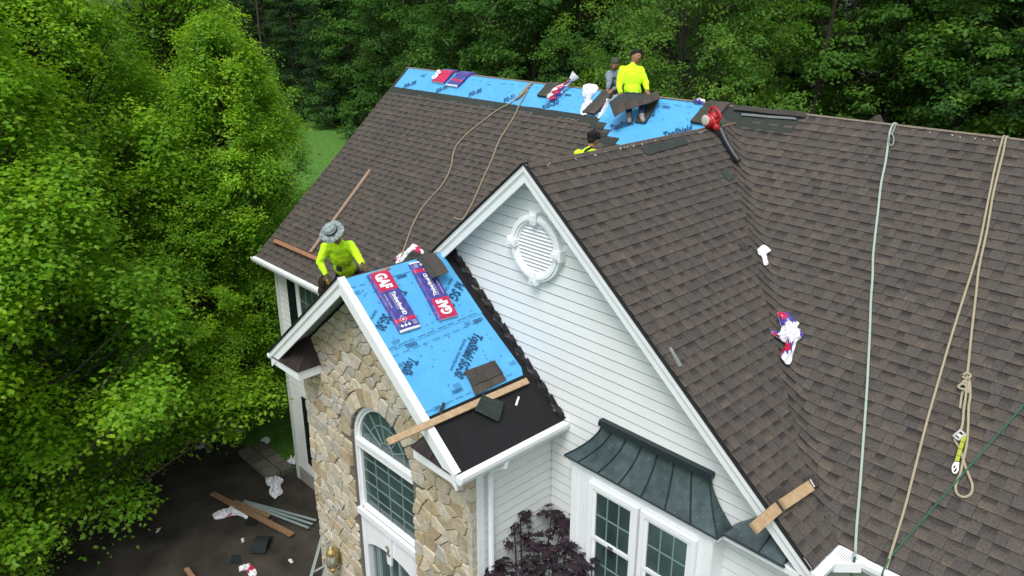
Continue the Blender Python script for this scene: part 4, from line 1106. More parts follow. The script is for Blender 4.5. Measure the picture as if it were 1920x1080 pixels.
# planks
def plank(name, label, a, b_, w, h, up, col, cat='plank'):
    mb = MB(); mb.bar(a, b_, w, h, up, col); d = (Vector(b_)-Vector(a)).normalized()
    me = mb.mesh(name, M_WOOD); o = link(name, me); bv = o.modifiers.new('b', 'BEVEL'); bv.width = .004; bv.segments = 1; return tag(o, label, cat)
PINE = (.42, .30, .18)
plank('plank', 'long pine plank lying across the entry roof', onS(727, 829, .05), onS(989, 714, .05), .09, .04, NS, PINE)
plank('plank', 'long weathered board leaning up the main roof behind the hatted worker', onM(582, 473, .05), onM(694, 319, .03), .085, .04, NM, (.30, .215, .155))
plank('plank', 'reddish toe board nailed along the left eave of the main roof', onM(515, 452, .06), onM(604, 490, .06), .09, .085, NM, (.29, .15, .085))
jk = thing('roof_jack_board', 'short battered plank pair held by a strap on the right gable rake', 'plank')
mb = MB(); mb.bar(onC(1413, 991, .07), onC(1458, 952, .07), .12, .04, NC, (.40, .28, .16)); mb.build('broken_board', M_WOOD, jk)
mb = MB(); mb.bar(onC(1467, 946, .07), onC(1519, 911, .07), .12, .045, NC, (.42, .30, .17)); mb.build('board', M_WOOD, jk)
mb = MB(); mb.bar(onC(1448, 948, .04), onC(1478, 930, .04), .24, .02, NC, (.055, .05, .045)); mb.bar(onC(1512, 908, .04), onC(1531, 899, .04), .14, .02, NC, (.055, .05, .045)); mb.build('strap', M_SHINGLE, jk)
mb = MB(); mb.bar(onC(1519, 899, .085), onC(1527, 913, .085), .02, .006, NC, (.6, .6, .58)); mb.build('jack_plate', M_PAINTMETAL, jk); settle(jk)
for nm_, lab, a, c in (('roof_bracket', 'dark metal bracket at the left end of the toe board', (513, 448), (521, 456)), ('roof_bracket', 'dark metal bracket where the leaning board meets the toe board', (563, 470), (575, 476))):
    mb = MB(); mb.bar(onM(*a, .09), onM(*c, .09), .10, .012, NM, (.05, .04, .035)); mb.bar(onM(*a, .02), onM(*a, .09), .03, .01, (1, 0, 0), (.05, .04, .035)); tag(mb.build(nm_, M_METAL), lab, 'bracket')
# ---- ropes
def smooth(pts, n=6):
    pts = [Vector(p) for p in pts]; out = []
    P = [pts[0]*2-pts[1]]+pts+[pts[-1]*2-pts[-2]]
    for i in range(1, len(P)-2):
        for k in range(n):
            t = k/n; a, b_, c, d = P[i-1], P[i], P[i+1], P[i+2]
            out.append(.5*((2*b_)+(c-a)*t+(2*a-5*b_+4*c-d)*t*t+(3*b_-a-3*c+d)*t**3))
    out.append(pts[-1]); return out
def rope(mb, px, Sn, rad, col, h=.022, n=5, pre=(), post=()):
    p = list(pre)+[Sn(*q, h+.004*math.sin(i*2.3)) for i, q in enumerate(px)]+list(post); pp = smooth(p, n)
    mb.tube(pp, rad, 7, col)
    # raised lay of the braid
    for i in range(0, len(pp)-1):
        pass
ra = thing('tan_rope', 'tan rope tied at the far ridge falling in two strands over the left roof', 'rope'); TAN = (.36, .32, .22)
TA2 = (.28, .235, .165)
mb = MB(); rope(mb, [(992, 158), (980, 172), (961, 191), (935, 205), (905, 227), (880, 247), (858, 270), (850, 288), (845, 315), (830, 345), (808, 370), (790, 392), (775, 420), (765, 445), (757, 468), (749, 490)], onM, .0150, TA2, .03); mb.build('strand', M_ROPE, ra)
mb = MB(); rope(mb, [(990, 168), (975, 195), (962, 222), (948, 244), (934, 268), (922, 300), (907, 332), (895, 360), (882, 388), (870, 408), (863, 420)], onM, .0140, TA2, .03); mb.build('strand', M_ROPE, ra)
mb = MB(); rope(mb, [(851, 408), (858, 411), (866, 411), (870, 408)], onM, .0140, TA2, .03); mb.build('loose_end', M_ROPE, ra)
mb = MB(); rope(mb, [(999, 155), (993, 160), (985, 170), (975, 180), (966, 186)], onM, .021, (.30, .22, .15), .045); 
for k in range(4): c = onM(990-k*7, 163+k*7, .045); mb.ell(c, (.035, .026, .024), col=TA2)
mb.build('knot', M_ROPE, ra); settle(ra)
GRN = (.36, .45, .39)
rbp = thing('pale_green_rope', 'pale green rope hooked over the main ridge and hanging straight past the gutter', 'rope')
mb = MB(); over = onM(1683, 228, .02)+Vector((0, .25, -.15))
rope(mb, [(1678, 231), (1670, 243), (1666, 262), (1661, 300), (1652, 345), (1646, 398), (1641, 440), (1637, 480), (1636, 520), (1633, 560), (1631, 620), (1628, 680), (1626, 720), (1622, 780), (1617, 850), (1611, 930), (1606, 990), (1604, 1030)], onM, .0155, GRN, .032, pre=[over], post=[atY(1603, 1040, -D-.14), atY(1603, 1044, -D-.16)]); mb.build('strand', M_ROPE, rbp)
mb = MB(); a = atY(1603, 1044, -D-.16); mb.tube(smooth([a, a+Vector((0, -.005, -.4)), a+Vector((.01, 0, -2.5)), a+Vector((.01, 0, -5.8))], 4), .014, 6, (.04, .12, .08)); mb.build('hanging_strand', M_ROPE, rbp)
mb = MB(); rope(mb, [(1680, 232), (1676, 243), (1672, 252)], onM, .012, (.4, .42, .38), .05)
pp = [onM(1671+5.0*math.sin(t)+0, 262+11*math.cos(t), .05) for t in [i*math.pi/7 for i in range(15)]]; mb.tube(pp, .0095, 6, (.42, .45, .42)); mb.build('snap_hook', M_METAL, rbp); settle(rbp)
rc = thing('lifeline_rope', 'tan lifeline rope doubled over the ridge with knot, grab and loop on the right roof', 'rope'); over = onM(1886, 252, .02)+Vector((0, .25, -.18))
mb = MB(); rope(mb, [(1883, 255), (1877, 270), (1866, 312), (1856, 360), (1848, 400), (1838, 450), (1825, 500), (1806, 560), (1781, 640), (1758, 720), (1738, 790), (1715, 880), (1697, 950), (1682, 1000), (1668, 1045), (1662, 1066)], onM, .0140, TAN, .028, pre=[over]); mb.build('strand', M_ROPE, rc)
mb = MB(); rope(mb, [(1888, 256), (1881, 285), (1872, 322), (1861, 370), (1851, 430), (1836, 500), (1829, 560), (1822, 620), (1816, 680), (1813, 705)], onM, .0140, TAN, .028, pre=[over+Vector((.06, 0, 0))])
rope(mb, [(1812, 705), (1818, 716), (1819, 742), (1816, 765), (1815, 800), (1812, 835), (1806, 862), (1800, 890), (1792, 908), (1794, 925), (1807, 932), (1820, 926), (1823, 910), (1816, 890), (1809, 872), (1803, 852), (1797, 837), (1790, 825), (1791, 817)], onM, .0140, TAN, .03)
rope(mb, [(1811, 712), (1811, 740), (1807, 767), (1805, 792), (1801, 810)], onM, .0140, TAN, .045)
rope(mb, [(1806, 728), (1802, 748), (1800, 766)], onM, .0140, (.32, .31, .25), .03); mb.build('strand', M_ROPE, rc)
mb = MB()
for q in ([(1806, 703), (1813, 699), (1820, 705), (1812, 710), (1805, 706)], [(1800, 722), (1808, 716), (1816, 722), (1812, 731), (1800, 728), (1797, 724), (1806, 720), (1817, 728)], [(1805, 714), (1815, 718), (1816, 735), (1808, 732)]): rope(mb, q, onM, .0140, TAN, .055)
mb.build('knot', M_ROPE, rc)
mb = MB(); c = onM(1799, 817, .05); ex = (onM(1806, 811, .05)-onM(1793, 822, .05)).normalized(); ey = NM.cross(ex)
for sg in (-1, 1): mb.box(c+ey*.032*sg, (.055, .010, .022), (ex, ey, NM), (.40, .40, .39))
for sg in (-1, 1): mb.box(c+ex*.048*sg, (.010, .03, .022), (ex, ey, NM), (.40, .40, .39))
mb.box(c, (.018, .02, .01), (ex, ey, NM), (.55, .55, .55)); mb.build('rope_grab', M_METAL, rc)
mb = MB(); mb.bar(onM(1809, 814, .06), onM(1794, 865, .06), .040, .012, NM, (.36, .40, .05)); 
for t in (.3, .55, .8): p = onM(1809, 814, .062).lerp(onM(1794, 865, .062), t); mb.box(p, (.004, .021, .0065), ((onM(1794, 865)-onM(1809, 814)), NM.cross(onM(1794, 865)-onM(1809, 814)), NM), (.15, .16, .04))
mb.build('shock_strap', M_CLOTH, rc)
mb = MB(); cx0, cy0 = 1791, 878
pp = [onM(cx0+5.2*math.sin(t)+.25*(-9.5*math.cos(t))*-.3, cy0-9.5*math.cos(t), .05) for t in [i*2*math.pi/14 for i in range(15)]]; mb.tube(pp, .011, 7, (.68, .68, .66)); mb.bar(onM(1794, 867, .05), onM(1793, 874, .05), .05, .02, NM, (.68, .68, .66)); mb.tube([onM(1788, 882, .05), onM(1794, 874, .05)], .007, 6, (.6, .6, .6)); mb.build('snap_hook', M_METAL, rc); settle(rc)
mb = MB(); a, c = onM(1935, 742, .05), onM(1668, 1046, .03); mb.tube([c+(a-c)*1.7, a, a.lerp(c, .5)+NM*.01, c, atY(1656, 1070, -D-.14), atY(1655, 1074, -D-.16)+Vector((0, 0, -3.5))], .0085, 6, (.035, .13, .085))
tag(mb.build('thin_green_line', M_ROPE), 'thin dark green line crossing the lower right roof to the gutter', 'line')
mb = MB(); a = Vector((3.1, -D-.16, ZE)); g0 = onG(580, 990); mb.tube([a, Vector((3.0, -D-.3, 3)), Vector((2.9, -5.0, 0.03))], .009, 5, (.06, .10, .09)); tag(mb.build('hanging_line', M_ROPE), 'thin green line hanging from the left eave to the ground', 'line')
# ---- crumpled wrappers
def onV(x, y, h=0):
    a, b_ = onM(x, y, h), onC(x, y, h); return a if (a-CAM).length < (b_-CAM).length else b_
def crumple(name, label, px, Sn, cols, hgt=.10, seed=0, cat='wrapper', n=22, h0=.01):
    """px: outline on sight lines; the film is a folded, ridged sheet over that outline"""
    r = random.Random(seed); pts = [Sn(*p, h0) for p in px]; c = sum(pts, Vector())/len(pts)
    nn = sum(((pts[i]-c).cross(pts[(i+1) % len(pts)]-c) for i in range(len(pts))), Vector()).normalized(); nn = nn if nn.z > 0 else -nn
    rim = smooth(pts+[pts[0]], 5)[:-1]; K = len(rim); rings = 7; mb = MB(); grid = []
    size = max((p-c).length for p in pts)
    for j in range(rings+1):
        t = j/rings; row = []
        for i, p in enumerate(rim):
            q = c.lerp(p, t); f = 1-t*t
            a = noise.noise(Vector((q.x*9+seed, q.y*9, q.z*9))); b_ = noise.noise(Vector((q.x*22, q.y*22+seed, q.z*22)))
            cr_ = 1-abs(noise.noise(Vector((q.x*15+seed, q.y*15, q.z*7+seed))))*3.2; hh = hgt*(.15+.5*(1-abs(a)*2.2)+.5*cr_)*(.25+.75*f)+hgt*.25*b_
            row.append(q+nn*max(.004, hh)+Vector((b_, a, 0))*.02*(1-t))
        grid.append(row)
    for j in range(rings):
        for i in range(K):
            i2 = (i+1) % K; q = [grid[j][i], grid[j+1][i], grid[j+1][i2], grid[j][i2]]; m_ = sum(q, Vector())/4
            s = noise.noise(Vector((m_.x*5+seed*3, m_.y*5, m_.z*5+2))); col = M_WHT if s < cols[0] else (M_PURP if s < cols[1] else M_RED)
            mb.face(q, col)
    for i in range(K):
        i2 = (i+1) % K; mb.face([grid[rings][i], grid[rings][i2], grid[rings][i2]-nn*.01, grid[rings][i]-nn*.01], M_WHT)
    me = mb.mesh(name, M_PLASTIC); bm = bmesh.new(); bm.from_mesh(me); bmesh.ops.remove_doubles(bm, verts=bm.verts, dist=.0003); bm.to_mesh(me); bm.free()
    return tag(link(name, me), label, cat)
crumple('torn_wrapper', 'small torn white wrapper piece in the upper valley', [(1420, 467), (1432, 459), (1445, 470), (1437, 478), (1440, 495), (1433, 497), (1429, 482), (1422, 476)], onV, (9, 9), .035, 1, h0=.03)
crumple('plastic_wrapper', 'big crumpled white, blue and red wrapper in the middle of the valley', [(1457, 586), (1475, 587), (1496, 606), (1495, 616), (1505, 622), (1504, 634), (1494, 640), (1488, 660), (1480, 684), (1467, 676), (1465, 660), (1478, 650), (1466, 640), (1446, 626), (1448, 620), (1464, 620)], onV, (.02, .26), .09, 3, h0=.04)
crumple('plastic_wrapper', 'white and red wrapper lying behind the entry ridge', [(742, 494), (745, 480), (762, 470), (776, 458), (794, 470), (790, 478), (772, 472), (760, 486), (750, 495)], onM, (.30, .32), .07, 5)
loose_strip('shingle_stack', 'grey shingle piece beside the wrapper behind the entry ridge', 'shingle', [(756, 490), (773, 468), (794, 478), (785, 492)], onM, col=(.04, .045, .042), h=.05)
crumple('plastic_wrapper', 'torn white wrapper left of the bare stack by the seated worker', [(1094, 160), (1112, 158), (1122, 166), (1108, 186), (1118, 196), (1104, 214), (1090, 216), (1090, 204), (1100, 192), (1092, 178)], onM, (.45, 9), .10, 7)
crumple('plastic_wrapper', 'torn white film right of the bare stack by the seated worker', [(1120, 221), (1132, 204), (1139, 186), (1152, 173), (1157, 178), (1144, 190), (1137, 206), (1124, 222)], onM, (.5, 9), .08, 9)
crumple('plastic_wrapper', 'white and blue wrapper scrap at the ridge above the blower', [(1298, 190), (1306, 186), (1322, 187), (1318, 196), (1304, 195)], onM, (.1, 9), .10, 11)
tw = MB()      # twisted upright wrapper at the ridge
A, B = onM(1030, 187, .06), atY(1080, 140, -.02)
cols_ = [M_PURP, M_WHT, M_RED, M_PURP, M_WHT, M_RED, M_PURP, M_WHT]
N_ = 16
for i in range(N_):
    for j in range(8):
        q = []
        for a, b_ in ((i, j), (i+1, j), (i+1, j+1), (i, j+1)):
            t = a/N_; rad = .075+.04*math.sin(t*7)+.03*noise.noise(Vector((t*8, b_*1.3 % 8, 0))); ang = b_*math.pi/4+t*3.0; ax = (B-A).normalized(); e1 = ax.orthogonal().normalized(); e2 = ax.cross(e1)
            q.append(A.lerp(B, t)+(e1*math.cos(ang)+e2*math.sin(ang)*.7)*rad)
        tw.face(q, M_WHT if i > 12 else cols_[(j+i//3) % 8])
tag(tw.build('twisted_wrapper', M_PLASTIC), 'twisted blue, red and white wrapper sticking up above the far ridge', 'wrapper')
# ---- leaf blower
bw_ = thing('leaf_blower', 'red handheld leaf blower with long black tube on the front gable ridge', 'leaf blower')
c = onC(1336, 226, .14); fwd = (onC(1386, 303, .06)-onC(1350, 238, .14)).normalized(); sd_ = -fwd.cross(Vector((0, 0, 1))).normalized(); up_ = fwd.cross(sd_)
RD = (.42, .012, .018)
mb = MB(); mb.ell(c, (.13, .10, .10), (fwd, sd_, up_), 14, 10, RD); mb.ell(c-sd_*.09-up_*.02, (.10, .05, .10), (fwd, sd_, up_), 14, 10, RD); mb.ell(c+fwd*.10, (.09, .06, .06), (fwd, sd_, up_), 12, 8, RD); mb.box(c-fwd*.03+up_*.08, (.06, .05, .04), (fwd, sd_, up_), RD)
mb.build('housing', M_PAINTMETAL, bw_, True)
mb = MB(); mb.tube(smooth([c-fwd*.14+up_*.02, c-fwd*.17+up_*.12, c-fwd*.06+up_*.18, c+fwd*.06+up_*.16, c+fwd*.09+up_*.06], 4), .02, 8, RD); mb.build('handle', M_PAINTMETAL, bw_, True)
mb = MB(); mb.ell(c-sd_*.15-fwd*.02, (.085, .015, .085), (fwd, sd_, up_), 14, 6, (.55, .52, .46)); mb.build('fan_cover', M_PAINTMETAL, bw_, True)
mb = MB(); mb.ell(c+sd_*.15+fwd*.0-up_*.03, (.10, .07, .06), (fwd, sd_, up_), 12, 8, (.02, .16, .06)); mb.ell(c+sd_*.20-up_*.02, .03, col=(.02, .02, .02)); mb.build('fuel_tank', M_PAINTMETAL, bw_, True)
mb = MB(); mb.box(c-up_*.08+sd_*.02, (.07, .09, .03), (fwd, sd_, up_), (.02, .02, .02)); mb.ell(c+sd_*.06+up_*.05, (.04, .03, .03), (fwd, sd_, up_), col=(.03, .03, .03)); mb.build('engine', M_PAINTMETAL, bw_)
mb = MB(); mb.tube(smooth([c+fwd*.12, onC(1351, 243, .13), onC(1360, 262, .11), onC(1374, 286, .10), onC(1386, 303, .09)], 4), [.045]*4+[.05]*4+[.043]*9, 12, (.022, .026, .032)); mb.build('tube', M_PAINTMETAL, bw_, True); settle(bw_)
# ================================================================== THINGS ON THE GROUND
crumple('plastic_wrapper', 'white and red wrapper on the lawn edge under the trees', [(344, 832), (360, 815), (372, 812), (388, 818), (388, 835), (372, 842), (362, 836)], onG, (.15, .2), .12, 21, h0=.05)
crumple('plastic_wrapper', 'white and blue wrapper beyond the driveway under the tree', [(432, 800), (440, 793), (455, 796), (456, 808), (448, 815), (440, 806)], onG, (.05, 9), .10, 23, h0=.05)
crumple('plastic_wrapper', 'small blue and white wrapper near the garden step', [(489, 825), (500, 820), (507, 826), (500, 832), (490, 830)], onG, (-.1, 9), .10, 25, h0=.05)
crumple('plastic_wrapper', 'white knotted bag of film beside the garden step', [(498, 893), (510, 890), (531, 900), (526, 911), (530, 926), (515, 935), (505, 925), (508, 914), (499, 908)], onG, (.7, 9), .18, 27, h0=.04)
crumple('plastic_wrapper', 'flat pale film sheet beside the lumber pile', [(398, 965), (412, 957), (432, 951), (437, 943), (447, 955), (465, 968), (460, 973), (447, 966), (425, 970), (405, 975)], onG, (.35, .37), .10, 29, h0=.04)
crumple('plastic_wrapper', 'white wrapper with a red corner nearest the bottom edge of the drive', [(448, 1065), (455, 1060), (468, 1058), (480, 1070), (480, 1079), (468, 1080), (460, 1070), (450, 1073)], onG, (.15, .17), .12, 31, h0=.04)
crumple('plastic_wrapper', 'white film caught against the left wing foundation', [(538, 868), (548, 860), (556, 856), (556, 870), (546, 871)], onG, (.5, 9), .2, 33, h0=.06)
for i, (lab, a, c, wz, hz, cl) in enumerate((('long brown lumber board on the drive', (398, 925), (548, 1003), .14, .09, (.21, .125, .07)), ('shorter second board lying on the long lumber board', (440, 940), (505, 968), .10, .20, (.20, .13, .075)), ('board end sticking into the bottom edge of the picture on the drive', (349, 1066), (375, 1100), .10, .06, (.24, .14, .08)))):
    plank('lumber_board', lab, onG(*a, .10+.02*i), onG(*c, .10+.02*i), wz, .05, (0, 0, 1), cl)
for i, lab in enumerate(('uppermost of the three pale metal edge strips on the drive', 'middle of the three pale metal edge strips on the drive', 'lowest of the three pale metal edge strips on the drive')):
    mb = MB(); mb.bar(onG(457, 939+i*2, .12), onG(593-i*7, 976+i*7, .12), .05, .03, (0, 0, 1), (.22, .28, .28)); tag(mb.build('metal_edge_strip', M_PAINTMETAL), lab, 'metal strip')
loose_strip('shingle_offcut', 'bent dark shingle lying on the drive', 'shingle', [(470, 1037), (484, 1006), (512, 1006), (497, 1038)], onG, col=(.022, .028, .028), curl=.12, h=.06)
loose_strip('shingle_offcut', 'flat dark shingle near the bottom edge of the drive', 'shingle', [(432, 1056), (434, 1041), (450, 1041), (450, 1056)], onG, col=(.018, .024, .026), h=.04)
loose_strip('shingle_offcut', 'dark shingle scrap beside the film sheet on the drive', 'shingle', [(460, 985), (463, 975), (486, 974), (480, 985)], onG, col=(.014, .016, .016), h=.04)
for i, (x, y, lab) in enumerate(((455, 1013, 'white scrap in the middle of the drive'), (545, 1052, 'white scrap by the ladder foot'), (297, 994, 'pale twig scrap on the left of the drive'), (458, 722, ''))):
    if lab: c = onG(x, y, .04); mb = MB(); mb.box(c, (.07, .03, .01), (Vector((1, rnd.uniform(-1, 1), 0)).normalized(), Vector((0, 1, 0)), Vector((0, 0, 1))), (.6, .62, .58)); mb.prism([c+Vector((-.03, -.03, .01)), c+Vector((.03, 0, .01)), c+Vector((0, .05, .01))], [c+Vector((-.03, -.02, .03)), c+Vector((.03, 0, .03)), c+Vector((0, .04, .03))], (.6, .62, .58)); tag(mb.build('paper_scrap', M_PAINTMETAL), lab, 'scrap')
ld = thing('ladder', 'aluminium ladder leaning on the left corner of the stone wall', 'ladder')
bA, bB = onG(585, 1095), onG(640, 1120); tA = atY(603, 1012, -YST-.12)
e = (Vector((bB.x-bA.x, bB.y-bA.y, 0))).normalized()
top = atY(604, 1004, -6.50); q0 = atY(583, 1080, -6.95); base = top+(q0-top)*(top.z/(top.z-q0.z)); e = Vector((.0, .34, 0))
for k in (0, 1):
    mb = MB(); mb.bar(base+e*k, top+e*k*.8, .07, .03, (0, 1, 0), (.30, .34, .33)); mb.build('rail', M_PAINTMETAL, ld)
for i in range(9):
    t = (i+.6)/9; mb = MB(); mb.tube([base.lerp(top, t), (base+e).lerp(top+e*.8, t)], .018, 6, (.33, .37, .36)); mb.build('rung', M_PAINTMETAL, ld)
settle(ld)
# ================================================================== PEOPLE
def capsules(els, voxel, name, mt, parent, sm=8):
    mb = MB()
    for e in els:
        if e[0] == 'c':
            _, a, b_, r0, r1 = e; a, b_ = Vector(a), Vector(b_); n = 6
            mb.tube([a.lerp(b_, i/n) for i in range(n+1)], [r0+(r1-r0)*i/n for i in range(n+1)], 12); mb.ell(a, r0, nu=12, nv=8); mb.ell(b_, r1, nu=12, nv=8)
        else:
            _, c, r, ax = e; mb.ell(c, r, ax, 16, 12)
    me = mb.mesh('tmp', []); o = bpy.data.objects.new('tmp', me); COL.objects.link(o)
    m_ = o.modifiers.new('r', 'REMESH'); m_.mode = 'VOXEL'; m_.voxel_size = voxel
    s_ = o.modifiers.new('s', 'SMOOTH'); s_.iterations = sm; s_.factor = .5
    dg = bpy.context.evaluated_depsgraph_get(); dg.update(); ev = o.evaluated_get(dg); out = bpy.data.meshes.new_from_object(ev)
    bpy.data.objects.remove(o); bpy.data.meshes.remove(me); out.name = name; out.materials.clear(); out.materials.append(mt)
    out.polygons.foreach_set('use_smooth', [True]*len(out.polygons)); return link(name, out, parent)
def hand(els, wrist, d, palmn, r=.0085, curl=.5):
    d = d.normalized(); s = d.cross(palmn).normalized(); palmn = s.cross(d)
    els.append(('e', wrist+d*.045, (.045, .038, .016), (d, s, palmn)))
    for k, (off, ln) in enumerate(((-.030, .062), (-.010, .075), (.010, .070), (.029, .055))):
        a = wrist+d*.08+s*off; b_ = a+(d*math.cos(curl*.5)+palmn*math.sin(curl*.5))*ln*.5; c = b_+(d*math.cos(curl*1.5)+palmn*math.sin(curl*1.5))*ln*.5
        els += [('c', a-d*.01, b_, r*1.1, r), ('c', b_, c, r, r*.85)]
    a = wrist+d*.025-s*.03; b_ = a+(d*.6-s*.7+palmn*.3).normalized()*.035; c = b_+(d*.9-s*.1+palmn*.5).normalized()*.03
    els += [('c', a, b_, r*1.35, r*1.1), ('c', b_, c, r*1.1, r)]
def cmat(name, col, wr=.012): return mat(name, col, .9, 40, .08, bump=wr, bs=13, spec=.1)
def person(label, J, shirt, trousers, hair=None, hat=None, skin=(.26, .135, .075), gloves=None, head_f=Vector((0, -1, 0)), boots=(.05, .045, .04), group=None):
    root = thing('person', label, 'person', group); ms = mat('skin_%d' % int(skin[0]*1000), skin, .5, 30, .06)
    J = {k: Vector(v) for k, v in J.items()}
    hd, nk, pv = J['head'], J['neck'], J['pelvis']; up = (hd-nk).normalized(); f = head_f-up*head_f.dot(up); f.normalize(); sx = f.cross(up)
    body = [('e', hd, (.088, .106, .118), (sx, f, up)), ('e', hd+f*.015-up*.055, (.058, .075, .06), (sx, f, up)), ('c', nk-up*.02, hd-up*.05, .062, .060),
            ('c', hd+f*.095+up*.01, hd+f*.120-up*.022, .012, .018), ('e', hd+f*.085-up*.052, (.026, .012, .009), (sx, f, up)), ('e', hd+f*.075+up*.03, (.055, .02, .013), (sx, f, up))]
    for sg in (-1, 1): body.append(('e', hd+sx*.078*sg-up*.005-f*.005, (.014, .024, .034), (sx, f, up)))
    sl_, sr_ = J['sl'], J['sr']; ch = (sl_+sr_)/2; sd = (sr_-sl_).normalized(); tor = (ch-pv).normalized(); fr = sd.cross(tor)
    body += [('c', pv, ch, .08, .07), ('c', sl_, sr_, .045, .045), ('c', ch, nk, .055, .055)]
    shirt_e = [('c', pv, ch, .115, .115), ('e', pv.lerp(ch, .72), (.20, .145, .22), (sd, fr, tor)), ('e', pv.lerp(ch, .30), (.168, .125, .20), (sd, fr, tor)), ('c', sl_, sr_, .075, .075), ('c', ch-tor*.02, nk+(hd-nk)*.12, .10, .072)]
    tro = [('e', pv, (.175, .13, .12), (sd, fr, tor)), ('e', pv+tor*.07, (.162, .122, .09), (sd, fr, tor))]
    gl = []
    for s_, sh in (('l', sl_), ('r', sr_)):
        el, wr = J['e'+s_], J['w'+s_]; dd = (wr-el).normalized()
        body += [('c', sh, el, .048, .036), ('c', el, wr, .038, .025)]
        shirt_e += [('c', sh, el, .076, .062), ('c', el, wr-dd*.03, .062, .044)]
        hd_ = J.get('h'+s_, wr+dd*.08)-wr; pn = Vector((0, 0, -1)) if abs(hd_.normalized().z) < .8 else -CF
        tgt = gl if gloves else body; 
        if gloves: gl.append(('c', wr-dd*.03, wr+dd*.01, .036, .034))
        hand(tgt, wr, hd_, pn, .0105 if gloves else .0088)
        hp, kn, an = J['h_'+s_], J['k'+s_], J['a'+s_]
        body += [('c', hp, kn, .075, .05), ('c', kn, an, .05, .035)]
        tro += [('c', hp, kn, .098, .070), ('c', kn, an, .068, .052)]
    capsules(body, .009, 'body', ms, root, 3)
    o_ = capsules(shirt_e, .014, 'shirt', shirt, root, 5); capsules(tro, .015, 'trousers', trousers, root, 5)
    for m_, st_, sc_ in ((o_, .020, .16),):
        tx = bpy.data.textures.new('folds', 'CLOUDS'); tx.noise_scale = .085; dm = m_.modifiers.new('folds', 'DISPLACE'); dm.texture = tx; dm.strength = .03; dm.mid_level = .5; dm.texture_coords = 'GLOBAL'
    if gl: capsules(gl, .008, 'gloves', gloves, root, 2)
    for s_ in 'lr':
        an = J['a'+s_]; t_ = J.get('t'+s_, an+Vector((.1, -.18, -.04))); d = (t_-an).normalized()
        capsules([('c', an-Vector((0, 0, .02)), an+d*.02, .052, .05), ('c', an-d*.03-Vector((0, 0, .035)), t_, .045, .042)], .012, 'boot', mat('boot', boots, .7), root, 3)
    for sg in (-1, 1):
        e_ = MB(); e_.ell(hd+sx*.034*sg+f*.100+up*.012, (.016, .008, .008), (sx, f, up), 8, 6, (.02, .015, .012))
        e_.build('eye', M_PAINTMETAL, root)
    if hair:
        h_ = [('e', hd+up*.055-f*.028, (.108, .112, .10), (sx, f, up)), ('e', hd-f*.045-up*.01, (.078, .065, .085), (sx, f, up))]
        for i in range(26):
            a = rnd.uniform(0, 6.28); z = rnd.uniform(.0, 1); q = math.sqrt(1-z*z); h_.append(('e', hd+up*(.05+.10*z)+sx*(.10*q*math.cos(a))+f*(.10*q*math.sin(a)-.02), (.03,)*3, (sx, f, up)))
        capsules(h_, .009, 'hair', M_HAIR, root, 1)
    if hat: hat(root, hd, sx, f, up)
    return settle(root)
LIME = cmat('lime_shirt', (.58, .95, .03)); JEAN = cmat('denim', (.022, .040, .075)); GREYS = cmat('grey_shirt', (.20, .25, .31)); DARKP = cmat('black_trousers', (.012, .013, .015))
GLOVE = cmat('work_glove', (.10, .085, .055))
# seated worker on the far ridge, facing the camera side
w0 = (Vector((7.0, .02, 9.95))-CAM).dot(CF); pv = atW(1187, 184, w0)
sh = atW(1184, 131, w0-.02); ax_ = Vector((.80, .60, 0))
J = dict(pelvis=pv, neck=sh+Vector((.02, 0, .06)), head=atW(1193, 108, w0-.05), sl=sh-ax_*.165, sr=sh+ax_*.165, el=atW(1161, 157, w0-.02), er=atW(1211, 154, w0-.08),
         wl=atW(1163, 174, w0-.22), wr=atW(1213, 169, w0-.30), hl=atW(1164, 184, w0-.26), hr=atW(1217, 176, w0-.36), h_l=pv-ax_*.09, h_r=pv+ax_*.09,
         kl=atW(1176, 192, w0-.42), kr=atW(1205, 190, w0-.42), al=onM(1180, 212, .10), ar=onM(1203, 214, .10), tl=onM(1180, 227, .06), tr=onM(1206, 226, .06))
person('worker in lime shirt seated on the far ridge bending a shingle across the lap', J, LIME, JEAN, hair=True, head_f=Vector((.75, -.55, -.35)), boots=(.26, .24, .22))
# strip bent across the lap and the one under it
def sight_slab(name, label, px, wfn, th=.012, n=16):
    P = [(Vector(a), Vector(b_)) for a, b_ in px]
    rows = []
    for k in range(n+1):
        t = k/n*(len(px)-1); i = min(int(t), len(px)-2); q = t-i
        q = q*q*(3-2*q) if False else q
        a = px[i][0][0]*(1-q)+px[i+1][0][0]*q, px[i][0][1]*(1-q)+px[i+1][0][1]*q; b_ = px[i][1][0]*(1-q)+px[i+1][1][0]*q, px[i][1][1]*(1-q)+px[i+1][1][1]*q
        w_ = wfn(k/n); rows.append((atW(*a, w_+.10), atW((a[0]+b_[0])/2, (a[1]+b_[1])/2, w_), atW(*b_, w_-.10)))
    mb = MB()
    for k in range(n):
        for j in range(2):
            q = [rows[k][j], rows[k][j+1], rows[k+1][j+1], rows[k+1][j]]; nn = (q[1]-q[0]).cross(q[3]-q[0]).normalized(); nn = nn if nn.dot(CF) < 0 else -nn
            col = jit((.052, .056, .05), .06) if j == 0 else jit((.075, .062, .052) if (k//2) % 2 else (.060, .052, .046), .06)
            mb.prism([p-nn*th for p in q], q, col, base=True)
    return tag(mb.build(name, M_SHINGLE), label, 'shingle')
sight_slab('held_shingle', 'long shingle strip flexed across the knees of the seated worker', [((1142, 192), (1152, 219)), ((1165, 175), (1172, 206)), ((1190, 177), (1196, 199)), ((1215, 178), (1220, 192)), ((1233, 168), (1237, 184))], lambda t: w0-.60+.04*math.sin(t*6))
